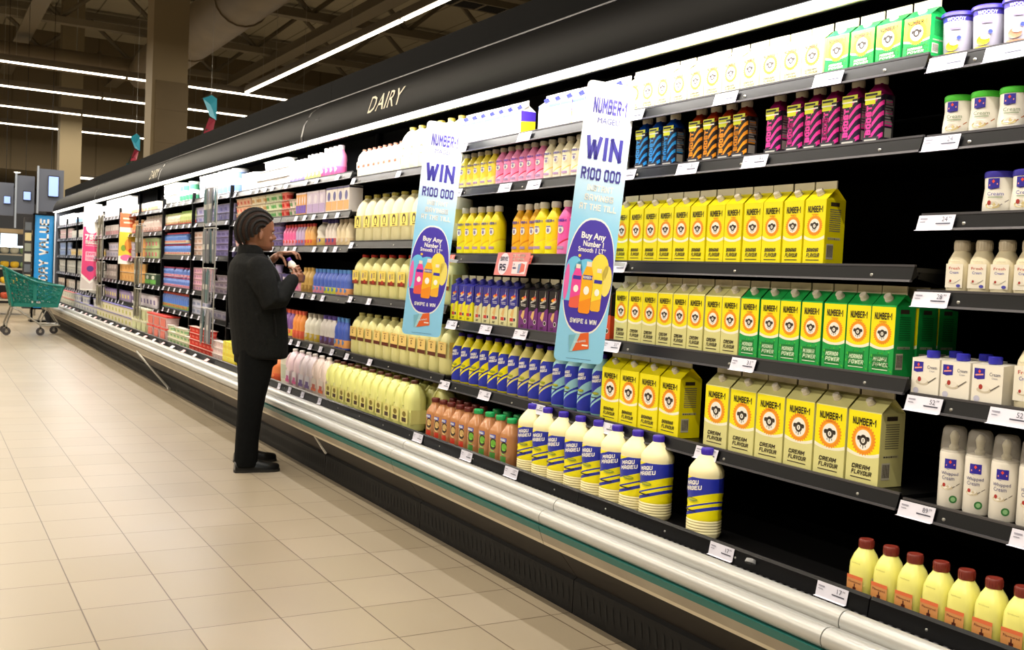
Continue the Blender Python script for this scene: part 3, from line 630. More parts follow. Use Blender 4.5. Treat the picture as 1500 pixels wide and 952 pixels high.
# ---- smooth drink bottles (pastel)
def smooth(name, body, lab, swoosh, h, r, cap=CAPW, ink=BLU):
    k = h/.18
    prof = [(r*.9, 0), (r, .006), (r, h*.60), (r*.93, h*.70), (r*.62, h*.80), (r*.42, h*.86), (r*.42, h*.90)]
    lm = bands('smooth_'+lab+swoosh, [(0, lab), (.30, swoosh), (.345, body)], 0, h*.7, -.55, .35)
    def deco(b):
        b.disc(0, h*.47, r*.42, h*.075, -.0014, WHT, 14, r=r+.0012); b.disc(0, h*.46, r*.2, h*.04, -.0020, H('8f86b8'), 10, r=r+.0012)
        b.rect(-r*.5, r*.5, h*.12, h*.17, -.0014, H('b090b8'), r=r+.0012)
        b.rect(-r*.3, r*.3, h*.52, h*.54, -.0022, H('7a6fc0'), r=r+.0012)
    return bottle(name, prof, H(body), cap, h*.885, r*.52, h*.115, ([(r, .008), (r, h*.60), (r*.93, h*.70)], lm),
                  text=[(('NUMBER-1', 0, h*.635, r*1.35, h*.05, -.002, ink), dict(r=r+.001, bold=.03))], deco=deco)
S_ = 'on the second shelf between the banners'
m1 = newproto(smooth, 'smooth_drink_bottle', 'f4e24a', 'f6ee9a', 'f2e060', .176, .034); m2 = newproto(smooth, 'smooth_drink_bottle', 'f08ec0', 'f4b8dc', 'd82858', .176, .034); m3 = newproto(smooth, 'smooth_drink_bottle', 'f0e8c8', 'f0e4d4', 'e8d070', .176, .034)
run(m1, 'pale yellow smooth drink bottle '+S_, 'bottle', 'small smooth drink bottles', even(4.59, 4.225, 5), FX, 1.701, .068, yaw=.2)
run(m2, 'pink smooth drink bottle '+S_, 'bottle', 'small smooth drink bottles', even(4.222, 3.80, 6), FX, 1.701, .068, yaw=.2)
run(m3, 'cream smooth drink bottle '+S_, 'bottle', 'small smooth drink bottles', even(3.797, 3.225, 8), FX, 1.701, .068, yaw=.2)
S_ = 'on the shelf above the SAVE sign'
m4 = newproto(smooth, 'smooth_drink_bottle', 'f4e00c', 'f6ec20', 'e8c818', .232, .040); m5 = newproto(smooth, 'smooth_drink_bottle', 'f0b414', 'f2c020', 'd88a10', .232, .036); m6 = newproto(smooth, 'smooth_drink_bottle', 'ee62b4', 'f284c6', 'd82048', .232, .040)
run(m4, 'large yellow smooth drink bottle '+S_, 'bottle', 'large smooth drink bottles', even(4.59, 4.18, 5), FX, 1.379, .08, yaw=.2)
run(m5, 'large amber smooth drink bottle '+S_, 'bottle', 'large smooth drink bottles', even(4.08, 3.86, 3), FX+.02, 1.379, .076, yaw=.2)
o6 = newproto(smooth, 'smooth_drink_bottle', 'f4e00c', 'f6ec20', 'f0d840', .232, .042)
run(o6, 'large bright yellow smooth drink bottle left of the pink ones', 'bottle', 'large smooth drink bottles', even(3.855, 3.675, 2), FX, 1.379, .08, yaw=.2)
run(m6, 'large pink smooth drink bottle near the second hanging banner', 'bottle', 'large smooth drink bottles', even(3.67, 3.225, 5), FX, 1.379, .08, yaw=.2)
# ---- maize drink bottles with diagonal blue label
def mageu(name, body, lab, h, r, cap=H('3a24a8'), small=False, lite='f2e60a'):
    if small:
        prof = [(r*.88, 0), (r, .008), (r, h*.28), (r*.95, h*.34), (r*.95, h*.40), (r, h*.46), (r, h*.66), (r*.92, h*.74), (r*.6, h*.84), (r*.40, h*.90), (r*.40, h*.93)]
        lm = bands('mg_'+lab, [(0, '2430a6'), (.22, lab), (.26, '2430a6'), (.30, lab), (.46, '2430a6'), (.80, lab)], 0, h*.92, -.75, .35)
        lp = [(r*1.0, .010), (r, h*.28), (r*.95, h*.34), (r*.95, h*.40), (r, h*.46), (r, h*.66), (r*.93, h*.74)]
        tz = h*.60; ts = .9; cz = h*.37
    else:
        rib = []
        for k in range(5): rib += [(r*.97, .012+k*h*.032), (r, .012+k*h*.032+h*.010), (r, .012+k*h*.032+h*.020)]
        mid = [(r*.96, h*.20), (r*.985, h*.23), (r*.95, h*.27), (r*.98, h*.31), (r*.95, h*.35), (r*.98, h*.40), (r*.96, h*.44), (r, h*.50), (r, h*.68)]
        prof = [(r*.90, 0), (r*.97, .008)]+rib+mid+[(r*1.01, h*.71), (r*1.0, h*.755), (r*.88, h*.80), (r*.62, h*.865), (r*.34, h*.925), (r*.30, h*.95)]
        lm = bands('mgl_'+lab, [(0, lab), (.12, '2430a6'), (.20, lab), (.27, '2430a6'), (.31, lab), (.50, '2430a6'), (.96, lab)], h*.20, h*.70, -.34, .35)
        lp = [(q[0]+.0004, q[1]) for q in mid]; lp[0] = (r*.965, h*.20)
        tz = h*.585; ts = 1.0; cz = h*.43
    def deco(b):
        b.disc(.004, cz, r*.40, h*.022, -.0018, H('8a9a2a'), 14, r=r+.0008); b.disc(.006, cz+.002, r*.28, h*.012, -.0024, H('b8b82a'), 10, r=r+.0008)
        b.rect(-r*.6, r*.35, h*.295, h*.31, -.0018, INK, r=r+.0008)
    R = r+.0016
    return bottle(name, prof, H(body), cap, h*.925, r*.36, h*.075, (lp, lm), deco=deco,
        text=[(('MAQU', r*.0, tz+h*.032, r*.95*ts, h*.048, 0, WHT), dict(r=R, bold=.03, slant=.2, rot=.17)), (('MAGEU', r*.05, tz-h*.028, r*1.25*ts, h*.048, 0, WHT), dict(r=R, bold=.03, slant=.2, rot=.17))])
g1 = newproto(mageu, 'drink_bottle', 'ece2b0', 'f0e40c', .293, .0585)
run(g1, 'large cream bottle with blue cap and yellow blue label on the deck', 'bottle', 'large blue capped bottles on the deck', even(3.771, 2.785, 8), DX, .451, .117, jit=.2, yaw=.28)
o = dup(g1); place(o, DX+.0585, 2.585, .451, .0); o['label'] = 'lone large blue capped bottle standing apart at the right end'; o['category'] = 'bottle'
g2 = newproto(mageu, 'drink_bottle', 'eadf10', 'eee20c', .245, .043, small=True); g3 = newproto(mageu, 'drink_bottle', 'd8cf72', 'dcd478', .245, .043, small=True); g4 = newproto(mageu, 'drink_bottle', '92c8d0', '98ccd4', .245, .043, small=True)
S_ = 'drink bottle with diagonal blue label on the low shelf'
run(g2, 'yellow '+S_, 'bottle', 'medium blue label bottles', even(4.59, 4.03, 6), FX, .746, .086, jit=.2, yaw=.2)
run(g3, 'cream '+S_, 'bottle', 'medium blue label bottles', even(4.03, 3.66, 4), FX, .746, .086, jit=.2, yaw=.2)
run(g4, 'light blue '+S_, 'bottle', 'medium blue label bottles', even(3.655, 3.27, 4), FX, .746, .086, jit=.2, yaw=.2)
# ---- brown and green labelled bottles on the deck
def tea(name, cap, lab, fruit, h=.205, r=.041):
    prof = [(r*.92, 0), (r, .006), (r, h*.62), (r*.9, h*.70), (r*.55, h*.82), (r*.42, h*.88), (r*.42, h*.92)]
    def deco(b):
        b.disc(.004, h*.40, r*.62, h*.16, -.0012, H(fruit), 18, r=r+.001); b.disc(.004, h*.40, r*.48, h*.12, -.0018, H('2c2418'), 18, r=r+.001); b.disc(.006, h*.41, r*.34, h*.08, -.0024, H(fruit), 12, r=r+.001)
        b.rect(-r*.7, r*.4, h*.52, h*.60, -.002, BLUL, r=r+.001); b.rect(-r*.8, r*.7, h*.05, h*.22, -.0014, H(lab), r=r+.001)
    return bottle(name, prof, M('tea_liquid', 'b07a50', .15), cap, h*.90, r*.50, h*.10, None, sq=3, deco=deco, text=[(('MAQU', -r*.1, h*.56, r*.8, h*.05, 0, WHT), dict(r=r+.0035, bold=.03))])
b1 = newproto(tea, 'drink_bottle', H('5c1e16'), 'b8301c', 'c9a86a'); b2 = newproto(tea, 'drink_bottle', H('1c9a52'), '3a7a30', '6cb03a', .21, .045)
run(b1, 'brown drink bottle with dark red cap on the deck', 'bottle', 'brown capped tea bottles', even(4.66, 4.215, 5), DX, .451, .084, yaw=.2)
run(b2, 'brown drink bottle with green cap and lime label on the deck', 'bottle', 'green capped tea bottles', even(4.21, 3.80, 4), DX, .451, .09, yaw=.2)
# second rows seen between the caps
# ---- milk jugs
def jug(name, body, cap, h, w, band=None, lz=(.3, .55), lcol='e8c870', ink='6a3c1c', upper=None, loop=False, emblem='text'):
    r = w/2; t = empty(name); bm_ = H(body, .3)
    b = MB(); b.lathe([(r*.88, 0), (r, .012), (r, h*.50), (r*1.0, h*.60), (r*.93, h*.70), (r*.76, h*.80), (r*.52, h*.88), (r*.30, h*.925), (r*.28, h*.945)], 24, 3.2, 1.0, bm_); b.build('jug_body', t)
    b = MB(); b.lathe([(r*.34, h*.935), (r*.36, h*.94), (r*.36, h*.99), (r*.32, h)], 16, m=cap); b.build('cap', t)
    b = MB()
    if loop: b.tube([(-r*.3, -r*.96, h*.50), (-r*.42, -r*1.0, h*.62), (-r*.38, -r*.86, h*.76), (-r*.2, -r*.52, h*.88)], .009, bm_, 8)
    b.tube([(0, r*.3, h*.89), (0, r*.78, h*.86), (0, r*1.0, h*.76), (0, r*.97, h*.60)], .010, bm_, 8); b.build('handle', t)
    b = MB(); f = -r-.001; z0, z1 = h*lz[0], h*lz[1]; x = r*.80
    b.rect(-x, x, z0, z1, f, H(lcol))
    if band: b.rect(-x, x, z0, z0+(z1-z0)*.25, f-.0003, H(band))
    for s in (1,): b.add([(s*(r+.001), -x, z0), (s*(r+.001), x, z0), (s*(r+.001), x, z1), (s*(r+.001), -x, z1)], [(0, 1, 2, 3)], H(lcol))
    if emblem == 'arch':
        b.disc(0, (z0+z1)/2+.003, r*.38, (z1-z0)*.40, f-.0004, H(ink), 16); b.disc(0, (z0+z1)/2, r*.24, (z1-z0)*.24, f-.0007, H(lcol), 12); b.rect(-r*.4, r*.4, z0+.004, z0+(z1-z0)*.25, f-.0008, H(lcol)); b.rect(-r*.28, r*.28, z0+.006, z0+.012, f-.001, H(ink))
    elif emblem == 'fruit':
        b.disc(-r*.3, z0+(z1-z0)*.62, r*.10, (z1-z0)*.22, f-.0005, H('4a3098'), 10); b.disc(r*.1, z0+(z1-z0)*.2, r*.3, (z1-z0)*.14, f-.0006, H('b03020'), 10)
        for k in range(4): b.rect(0, r*.5, z0+(z1-z0)*(.5+.1*k), z0+(z1-z0)*(.53+.1*k), f-.0005, H(ink))
    elif emblem == 'e':
        b.text('C', -r*.1, z0+(z1-z0)*.62, r*.30, (z1-z0)*.30, f-.0006, H(ink), bold=.03); b.rect(-r*.5, r*.3, z0+(z1-z0)*.86, z0+(z1-z0)*.89, f-.0005, H(ink))
    elif emblem == 'brown':
        b.rect(-r*.45, r*.45, z0+(z1-z0)*.1, z0+(z1-z0)*.4, f-.0005, H('3a2414')); b.disc(0, z0+(z1-z0)*.66, r*.4, (z1-z0)*.2, f-.0005, H('7a6a20'), 12)
    else:
        b.rect(-r*.5, r*.5, z0+(z1-z0)*.15, z0+(z1-z0)*.55, f-.0005, H(ink))
    b.build('label', t, smooth=False)
    if upper:
        b = MB(); e = .0012
        b.lathe([(r+e, z1), (r+e, h*.60), (r*.93+e, h*.70), (r*.76+e, h*.80), (r*.60+e, h*.85)], 24, 3.2, 1.0, H(upper)); b.build('shoulder_sleeve', t)
    return t
j1 = newproto(jug, 'milk_jug', 'f1eddc', H('8c5a48'), .175, .074, lcol='efe6cf', ink='8a4a2c')
run(j1, 'small white milk jug on top shelf left of first banner', 'milk jug', 'small white jugs', even(5.97, 5.335, 8), FX, 1.841, .074)
j2 = newproto(jug, 'milk_jug', 'f1eed0', H('b4a23a'), .245, .115, lcol='efe9cc', ink='5a5238', emblem='arch')
run(j2, 'large white olive capped jug on top shelf behind first banner', 'milk jug', 'large white jugs', even(5.33, 4.62, 6), FX, 1.841, .115)
j3 = newproto(jug, 'milk_jug', 'e3dcae', H('9c8f3a'), .285, .128, lcol='ecdc74', ink='4c3c20', emblem='arch', upper='f3efd8')
run(j3, 'large jug with white shoulders and yellow band on second shelf', 'milk jug', 'yellow band jugs', even(5.97, 4.61, 10), FX, 1.451, .128)
j4 = newproto(jug, 'milk_jug', 'dfdb96', H('c22c1e'), .255, .126, lcol='ecd66a', band='7a2c14', ink='5a2c14', emblem='fruit', lz=(.30, .62))
run(j4, 'cream milk jug with red cap on third shelf', 'milk jug', 'red capped jugs', even(5.97, 4.61, 10), FX, 1.121, .126)
j5 = newproto(jug, 'milk_jug', 'dcd894', H('a8a060'), .250, .118, lcol='e8c878', band='5c2616', ink='5a3010', emblem='e', lz=(.34, .66))
run(j5, 'cream jug with brown striped tan label on fourth shelf', 'milk jug', 'tan label jugs', even(5.97, 4.61, 11), FX, .769, .118)
j6 = newproto(jug, 'milk_jug', 'dedf8c', H('4c2418'), .262, .112, lcol='d4cd7c', ink='3a2414', emblem='brown', lz=(.14, .42), loop=True)
run(j6, 'pale yellow jug with brown cap on the deck', 'milk jug', 'brown capped jugs', even(6.11, 4.84, 11), DX, .451, .112)
for q, (xx, yy) in enumerate(((DX+.19, 4.80), (DX+.31, 4.86))):
    o = dup(j6); place(o, xx, yy, .4508); o['label'] = ['pale yellow brown capped jug standing behind the rightmost jug', 'pale yellow brown capped jug deepest behind the jug row'][q]; o['category'] = 'milk jug'
j7 = newproto(jug, 'milk_jug', 'e8cfd6', H('e6dcd8'), .265, .105, lcol='d0c8d0', band='c02878', ink='a03078', lz=(.14, .44), loop=True)
run(j7, 'pinkish white jug with white cap on the deck', 'milk jug', 'white capped jugs', even(6.93, 6.65, 2), DX, .451, .105)
j8 = newproto(jug, 'milk_jug', 'e6d8dc', H('e6dcd8'), .265, .105, lcol='cfcad8', band='5a3088', ink='4a2c80', lz=(.14, .44), loop=True)
run(j8, 'white jug with purple label on the deck', 'milk jug', 'white capped jugs', even(6.64, 6.40, 2), DX, .451, .105)
j9 = newproto(jug, 'milk_jug', 'ead6cc', H('e6dcd8'), .265, .105, lcol='dcd0c8', band='d8642c', ink='b03c20', lz=(.14, .44), loop=True)
run(j9, 'white jug with orange label on the deck', 'milk jug', 'white capped jugs', even(6.39, 6.13, 2), DX, .451, .105)
# ---- right hand bay
LOGO = H('2d24a0')
def logo(b, cx, cz, s, y, r=None):
    b.rect(cx-s, cx+s, cz-s*.75, cz+s*.95, y, LOGO, r=r); b.poly([(cx-s, cz-s*.75), (cx-s*.3, cz-s*.95), (cx+s, cz-s*.75)], y, LOGO, r)
    b.disc(cx, cz+s*.42, s*.28, s*.34, y-.0004, H('e85040'), 8, r=r, r2=.7); b.poly([(cx-s*.75, cz-s*.35), (cx+s*.75, cz-s*.15), (cx+s*.75, cz+s*.10), (cx-s*.75, cz-s*.08)], y-.0004, H('f0a090'), r)
def spoon(b, cx, cz, s, y, r=None, handle='8a5a3a', bowl='cfc6b4', berry=True):
    b.disc(cx-s*.3, cz, s*.8, s*.32, y, H(bowl), 14, r=r); b.disc(cx-s*.25, cz+s*.16, s*.55, s*.30, y-.0003, H('ebe6dc'), 12, r=r)
    b.poly([(cx+s*.35, cz+s*.02), (cx+s*.45, cz-s*.06), (cx+s*1.35, cz+s*.56), (cx+s*1.3, cz+s*.64)], y-.0004, H(handle), r)
    if berry: b.disc(cx-s*.65, cz+s*.28, s*.22, s*.26, y-.0006, H('a8322c'), 10, r=r)
def tubw(name, accent):
    t = empty(name); h = .125; r0, r1 = .034, .043
    b = MB(); b.lathe([(r0, 0, SILV), (r0+.001, .003, SILV), (r1-.003, h*.80, H('3a2f8e')), (r1-.0015, h*.90, SILV), (r1, h*.92, SILV)], 24, m=SILV); b.build('tub_body', t)
    b = MB(); b.lathe([(r1+.001, h*.905), (r1+.003, h*.915), (r1+.003, h*.975), (r1+.0005, h), (r1-.004, h), (r1-.006, h*.985)], 24, m=H('3a2f98')); b.build('lid', t)
    b = MB(); R = .041
    b.disc(-.008, h*.28, .017, h*.10, 0, H(accent), 14, r=R-.002); b.rect(-.030, .024, .006, h*.16, 0, H(accent), r=R-.0045); b.disc(-.002, h*.34, .012, h*.05, -.001, H('f0e2c0'), 12, r=R-.001)
    b.disc(.010, h*.44, .0055, .0055, -.001, H('2a3aa0'), 12, r=R); b.build('label_print', t, smooth=False)
    b = MB(); b.text('WOODY', 0, h*.84, .050, .009, -.0015, WHT, r=R); b.rect(-.014, .014, h*.62, h*.66, -.001, H('7a6a90'), r=R); b.build('lettering', t, smooth=False)
    return t
tb1 = newproto(tubw, 'yoghurt_tub', 'e8c81a'); tb2 = newproto(tubw, 'yoghurt_tub', 'b8785a')
run(tb1, 'silver yoghurt tub with yellow print and purple lid on top right shelf', 'tub', 'silver tubs', [1.80, 1.71], FX+.012, 1.904, .09, yaw=.45)
run(tb2, 'silver yoghurt tub with tan print and purple lid, top right shelf', 'tub', 'silver tubs', [1.617, 1.525], FX+.004, 1.904, .09, yaw=.45)
def squeeze(name, lid, txt='#'):
    r = .0385; h = .108; prof = [(r*.93, 0), (r, .005), (r*1.0, h*.25), (r*.93, h*.5), (r*.90, h*.62), (r*.93, h*.80), (r*.92, h*.86)]
    t = empty(name); b = MB(); b.lathe(prof, 26, 2, 1, WHT); b.build('pot_body', t)
    b = MB(); b.lathe([(r*.95, h*.85), (r*.97, h*.87), (r*.97, h*.97), (r*.9, h)], 26, 2, 1, H(lid)); b.build('lid', t)
    b = MB(); R0 = r+.0008; logo(b, -.008, h*.70, .0145, 0, R0*.96); spoon(b, .0, h*.20, .024, 0, R0, 'b06a3c' if lid != '3a34a8' else '9a9498', 'd8c890', berry=lid == '3a34a8'); b.build('label_print', t, smooth=False)
    b = MB(); b.text('Cream', -.002, h*.47, .040, .009, -.0008, H('5a7a50') if lid != '3a34a8' else BLU, r=R0); b.rect(-.02, .016, h*.38, h*.40, -.0008, H('9ab090'), r=R0); b.build('lettering', t, smooth=False)
    return t
q1 = newproto(squeeze, 'cream_pot', '4cc83c'); q2 = newproto(squeeze, 'cream_pot', '3a34a8')
run(q1, 'white pot with green lid and spoon print', 'pot', 'green lidded pots', [1.767, 1.688, 1.607], FX, 1.698, .072, jit=.05, jx=.002, yaw=.42)
run(q2, 'white pot with blue lid and spoon print', 'pot', 'blue lidded pots', [1.634, 1.556, 1.478], FX, 1.492, .072, jit=.05, jx=.002, yaw=.42)
def creamb(name, h, r):
    prof = [(r*.93, 0), (r, .006), (r, h*.50), (r*.92, h*.62), (r*.68, h*.74), (r*.56, h*.80)]
    def deco(b):
        f = -r-.0008; b.rect(-r*.78, r*.78, h*.10, h*.55, f, H('f0ece0')); spoon(b, 0, h*.20, r*.45, f-.0004, None, '9a9a9a'); b.disc(r*.45, h*.14, r*.2, h*.03, f-.001, H('4a4ab0'), 10)
    return bottle(name, prof, H('e6ddc0', .3), H('cfc5b0'), h*.80, r*.66, h*.2, None, sq=3.2, deco=deco,
        text=[(('Fresh', 0, h*.47, r*1.0, h*.05, -r-.0016, H('c84a40')), {}), (('Cream', 0, h*.39, r*.8, h*.05, -r-.0016, BLU), {}), (('farmhouse', 0, h*.60, r*.9, h*.03, -r-.001, H('b8b09a')), {})])
cb1 = newproto(creamb, 'cream_bottle', .137, .030)
run(cb1, 'white fresh cream bottle on the fourth right shelf', 'bottle', 'fresh cream bottles', [1.724, 1.660, 1.597, 1.535], FX, 1.291, .06, yaw=.12)
o = dup(cb1); place(o, FX+.10, 1.76, 1.2918); o['label'] = 'white fresh cream bottle set back behind the leftmost one'; o['category'] = 'bottle'
cb2 = newproto(creamb, 'cream_bottle', .19, .038)
run(cb2, 'tall white fresh cream bottle right of the cream cartons', 'bottle', 'tall fresh cream bottles', [1.512], FX+.01, 1.016, .076)
def ccart(name):
    t = empty(name); w, d, h = .086, .056, .098; x = w/2; y = d/2
    b = MB(); b.box(-x, x, -y, y, 0, h, H('f0ece2')); b.add([(-x, y, h), (x, y, h), (x, y, h+.006), (-x, y, h+.006), (-x, -y, h), (x, -y, h)], [(4, 5, 2, 3), (0, 3, 4), (1, 5, 2)], H('f0ece2')); b.build('carton_body', t, smooth=False)
    b = MB(); b.lathe([(.016, h+.003), (.017, h+.006), (.017, h+.020), (.015, h+.022)], 16, m=H('2c2cb8')); b.build('screw_cap', t)
    b = MB(); f = -y-.0005; logo(b, -x*.52, h*.76, .015, f); spoon(b, 0, h*.36, .026, f, None, '6a6460'); b.disc(-x*.62, h*.12, .009, .008, f, H('c9c9e0'), 12); b.build('front_label', t, smooth=False)
    b = MB(); b.text('Cream', x*.48, h*.78, .030, .009, f-.0004, H('4a4a70')); b.text('Cream', x*.48, h*.68, .016, .005, f-.0004, H('8a8aa0')); b.build('lettering', t, smooth=False)
    return t
cc = newproto(ccart, 'cream_carton'); run(cc, 'small white cream carton with dark blue cap and spoon print', 'carton', 'cream cartons', [1.788, 1.698, 1.606], FX, 1.016, .056, jit=.02)
for q, (dx, yy) in enumerate(((.075, 1.775), (.075, 1.685))):
    o = dup(cc); place(o, FX+.028+dx, yy, 1.0168); o['label'] = ['small cream carton behind the leftmost cream carton', 'small cream carton behind the middle cream carton'][q]; o['category'] = 'carton'
def aero(name):
    r = .033; h = .212
    t = empty(name)
    b = MB(); b.lathe([(r*.94, 0), (r, .004), (r, h*.66), (r*.97, h*.69), (r*.9, h*.71)], 24, m=H('e9e5dc')); b.build('can_body', t)
    b = MB(); b.lathe([(.011, h*.71), (.013, h*.75), (.008, h*.78), (.010, h*.84), (.012, h*.88), (.009, h*.92), (.004, h*.95)], 14, m=H('d8d2b8')); b.build('nozzle', t)
    m = M('clear_cap', 'cfcac2', .15, alpha=.35)
    b = MB(); b.lathe([(r*.99, h*.69), (r*.97, h*.78), (r*.88, h*.96), (r*.70, h)], 24, m=m); b.build('clear_cap', t)
    b = MB(); R = r+.0008; logo(b, -.002, h*.545, .0145, 0, R); spoon(b, -.002, h*.26, .020, 0, R, '6a6460', 'd0c4a8'); b.disc(.010, h*.12, .010, .010, 0, H('2f7a3c'), 14, r=R); b.disc(.010, h*.12, .006, .006, -.0005, H('8fc08a'), 10, r=R); b.build('label_print', t, smooth=False)
    b = MB(); b.text('Whipped', -.003, h*.425, .044, .011, -.0006, H('35357a'), r=R); b.text('Cream', -.006, h*.375, .032, .010, -.0006, H('35357a'), r=R); b.build('lettering', t, smooth=False)
    return t
ae = newproto(aero, 'aerosol_can'); run(ae, 'whipped cream aerosol can with clear cap', 'aerosol can', 'whipped cream cans', [1.712, 1.637, 1.562, 1.487], FX, .732, .066, jit=.06, yaw=.45)
def flavb(name):
    h = .158; r = .036; prof = [(r*.93, 0), (r, .006), (r, h*.48), (r*.96, h*.60), (r*.74, h*.74), (r*.50, h*.83), (r*.46, h*.86)]
    def deco(b):
        f = -r-.0008; b.rect(-r*.75, r*.75, h*.06, h*.38, f, H('c88a50')); b.rect(-r*.75, r*.75, h*.32, h*.38, f-.0002, H('d86a3c')); b.rect(-r*.16, r*.16, h*.09, h*.18, f-.0004, H('4a1c12')); b.rect(-r*.05, r*.05, h*.18, h*.24, f-.0004, H('4a1c12'))
        X = r+.0008; b.add([(X, -r*.4, h*.06), (X, r*.5, h*.06), (X, r*.5, h*.38), (X, -r*.4, h*.38)], [(0, 1, 2, 3)], H('c8c4b4')); b.add([(X+.0004, -r*.2, h*.09), (X+.0004, r*.3, h*.09), (X+.0004, r*.3, h*.33), (X+.0004, -r*.2, h*.33)], [(0, 1, 2, 3)], H('6a6660'))
    return bottle(name, prof, H('e4e07c', .25), H('6e2418'), h*.85, r*.56, h*.15, None, sq=3.0, deco=deco, text=[(('Flavoured', 0, h*.27, r*1.15, h*.038, -r-.0016, H('5a1c10')), {}), (('farmhouse', 0, h*.60, r*.8, h*.025, -r*.97-.0008, H('a8a860')), {})])
fb = newproto(flavb, 'milk_bottle'); run(fb, 'pale yellow milk bottle with brown cap on the lower right deck', 'bottle', 'brown capped milk bottles', [1.895+.0, 1.816, 1.738, 1.660, 1.585, 1.510, 1.436, 1.362], DX, .451, .072, jit=.05)
for q, (yy, lb) in enumerate(zip(even(6.08, 4.86, 11), ORD)):
    o = dup(j6); place(o, DX+.19, yy, .4508); o['label'] = 'pale jug in the second row behind the brown capped jugs, '+lb+' from left'; o['category'] = 'milk jug'; o['group'] = 'second row jugs'
for q, yy in enumerate(even(4.64, 4.235, 5)):
    o = dup(b1); place(o, DX+.135, yy, .4508); o['label'] = 'brown tea bottle in the second row behind the dark red caps, '+ORD[q]+' from left'; o['category'] = 'bottle'; o['group'] = 'second row tea bottles'
for q, yy in enumerate(even(4.20, 3.81, 4)):
    o = dup(b2); place(o, DX+.14, yy, .4508); o['label'] = 'green capped tea bottle in the second row, '+ORD[q]+' from left'; o['category'] = 'bottle'; o['group'] = 'second row tea bottles'
# ================================================================== price tickets
TW = M('ticket_white', 'cfcdda', .45); TR_ = M('ticket_red', 'd8624e', .45); TP = M('ticket_pink', 'e8b8bc', .45); TINK = M('ticket_ink', '3a3a4a', .6); TGREY = M('ticket_grey', '8a8896', .6)
def ticket(w=.11, h=.040, price='24', mat=TW, full=True):
    t = empty('price_ticket'); x = w/2
    b = MB(); b.add([(-x, 0, 0), (x, 0, 0), (x, .003, h), (-x, .003, h), (-x-.004, -.004, -.003), (x-.004, -.004, -.003), (-x, .001, 0), (x, .001, 0), (x, .004, h), (-x, .004, h)], [(0, 1, 2, 3), (4, 5, 1, 0), (6, 9, 8, 7)], mat); b.build('ticket_card', t, smooth=False)
    if full:
        b = MB(); c = TINK if mat is TW else TW
        b.text(price, x*.50, h*.70, w*.15, h*.32, -.0002+.003*.5-.0016, c); b.text('99', x*.78, h*.80, w*.08, h*.14, -.0004, c); b.rect(x*.05, x*.85, h*.36, h*.44, -.0008, c); b.rect(-x*.85, -x*.45, h*.70, h*.78, -.0004, TGREY); b.rect(-x*.85, -x*.55, h*.50, h*.56, -.0006, TGREY)
        b.build('ticket_print', t, smooth=False)
    return t
def tick(proto, y, z, label, deck=False, group='price tickets on the near shelves'):
    o = proto if proto.name not in USED else dup(proto)
    USED.add(proto.name); o.location = ((DKX-.006) if deck else (SHX-.0175), y, z-.037 if not deck else z); o.rotation_euler = (-.12 if deck else -.22, 0, FACE)
    tag(o, label, 'price ticket', group)
tk = {p: newproto(ticket, price=p) for p in ('37', '24', '28', '52', '89', '17', '31')}
tkr = newproto(ticket, .075, .038, '18', TR_); tkp = newproto(ticket, .06, .036, '20', TW)
SN = ['top', 'second', 'third', 'fourth', 'fifth', 'sixth']
for z, ys, pr in zip(SR, ([1.765, 1.60], [1.765], [1.765], [1.765], [1.765, 1.52], [1.765, 1.44]), ('37', '24', '24', '28', '52', '89')):
    for k, y in enumerate(ys): tick(tk[pr], y, z, 'white price ticket on the %s right hand shelf, %s' % (SN[SR.index(z)], ['at its left end', 'further right'][k]))
for z, ys in zip(SA, ([3.10, 2.605, 2.165], [3.13, 2.78, 2.45], [3.16], [3.17, 2.45], [3.17, 2.60])):
    for k, y in enumerate(ys): tick(tk['31'], y, z, 'white price ticket on the %s shelf of yellow cartons bay, %s from left' % (SN[SA.index(z)], ORD[k]))
for z, ys in zip(SB, ([4.5, 3.9], [4.53, 4.05, 3.80], [], [4.52, 4.17, 3.85], [4.57, 4.15, 3.68])):
    for k, y in enumerate(ys): tick(tk['28'], y, z, 'white price ticket on the %s shelf between the banners, %s from left' % (SN[SB.index(z)], ORD[k]))
for k, y in enumerate((4.56, 3.82)): tick(tkr, y, SB[2], 'orange red price ticket on shelf %s of the SAVE sign' % ['left', 'right'][k])
for k, y in enumerate((4.66, 4.13, 3.72, 2.40, 1.95)): tick(tk['17'], y, .432, 'white price ticket on the long deck strip, %s from left in near half' % ORD[k], True)
for z, ys in zip(SCc, ([5.93, 5.25], [5.92], [5.9, 5.6], [5.92, 5.55])):
    for k, y in enumerate(ys): tick(tkp, y, z, 'price ticket on the %s shelf of milk jugs, %s from left' % (SN[SCc.index(z)], ORD[k]))
for k, y in enumerate((7.9, 7.3, 6.95, 6.72, 6.45, 6.12)): tick(tkp, y, .432, 'price ticket on the deck strip near the person, %s from left' % ORD[k], True)
n_ = 0
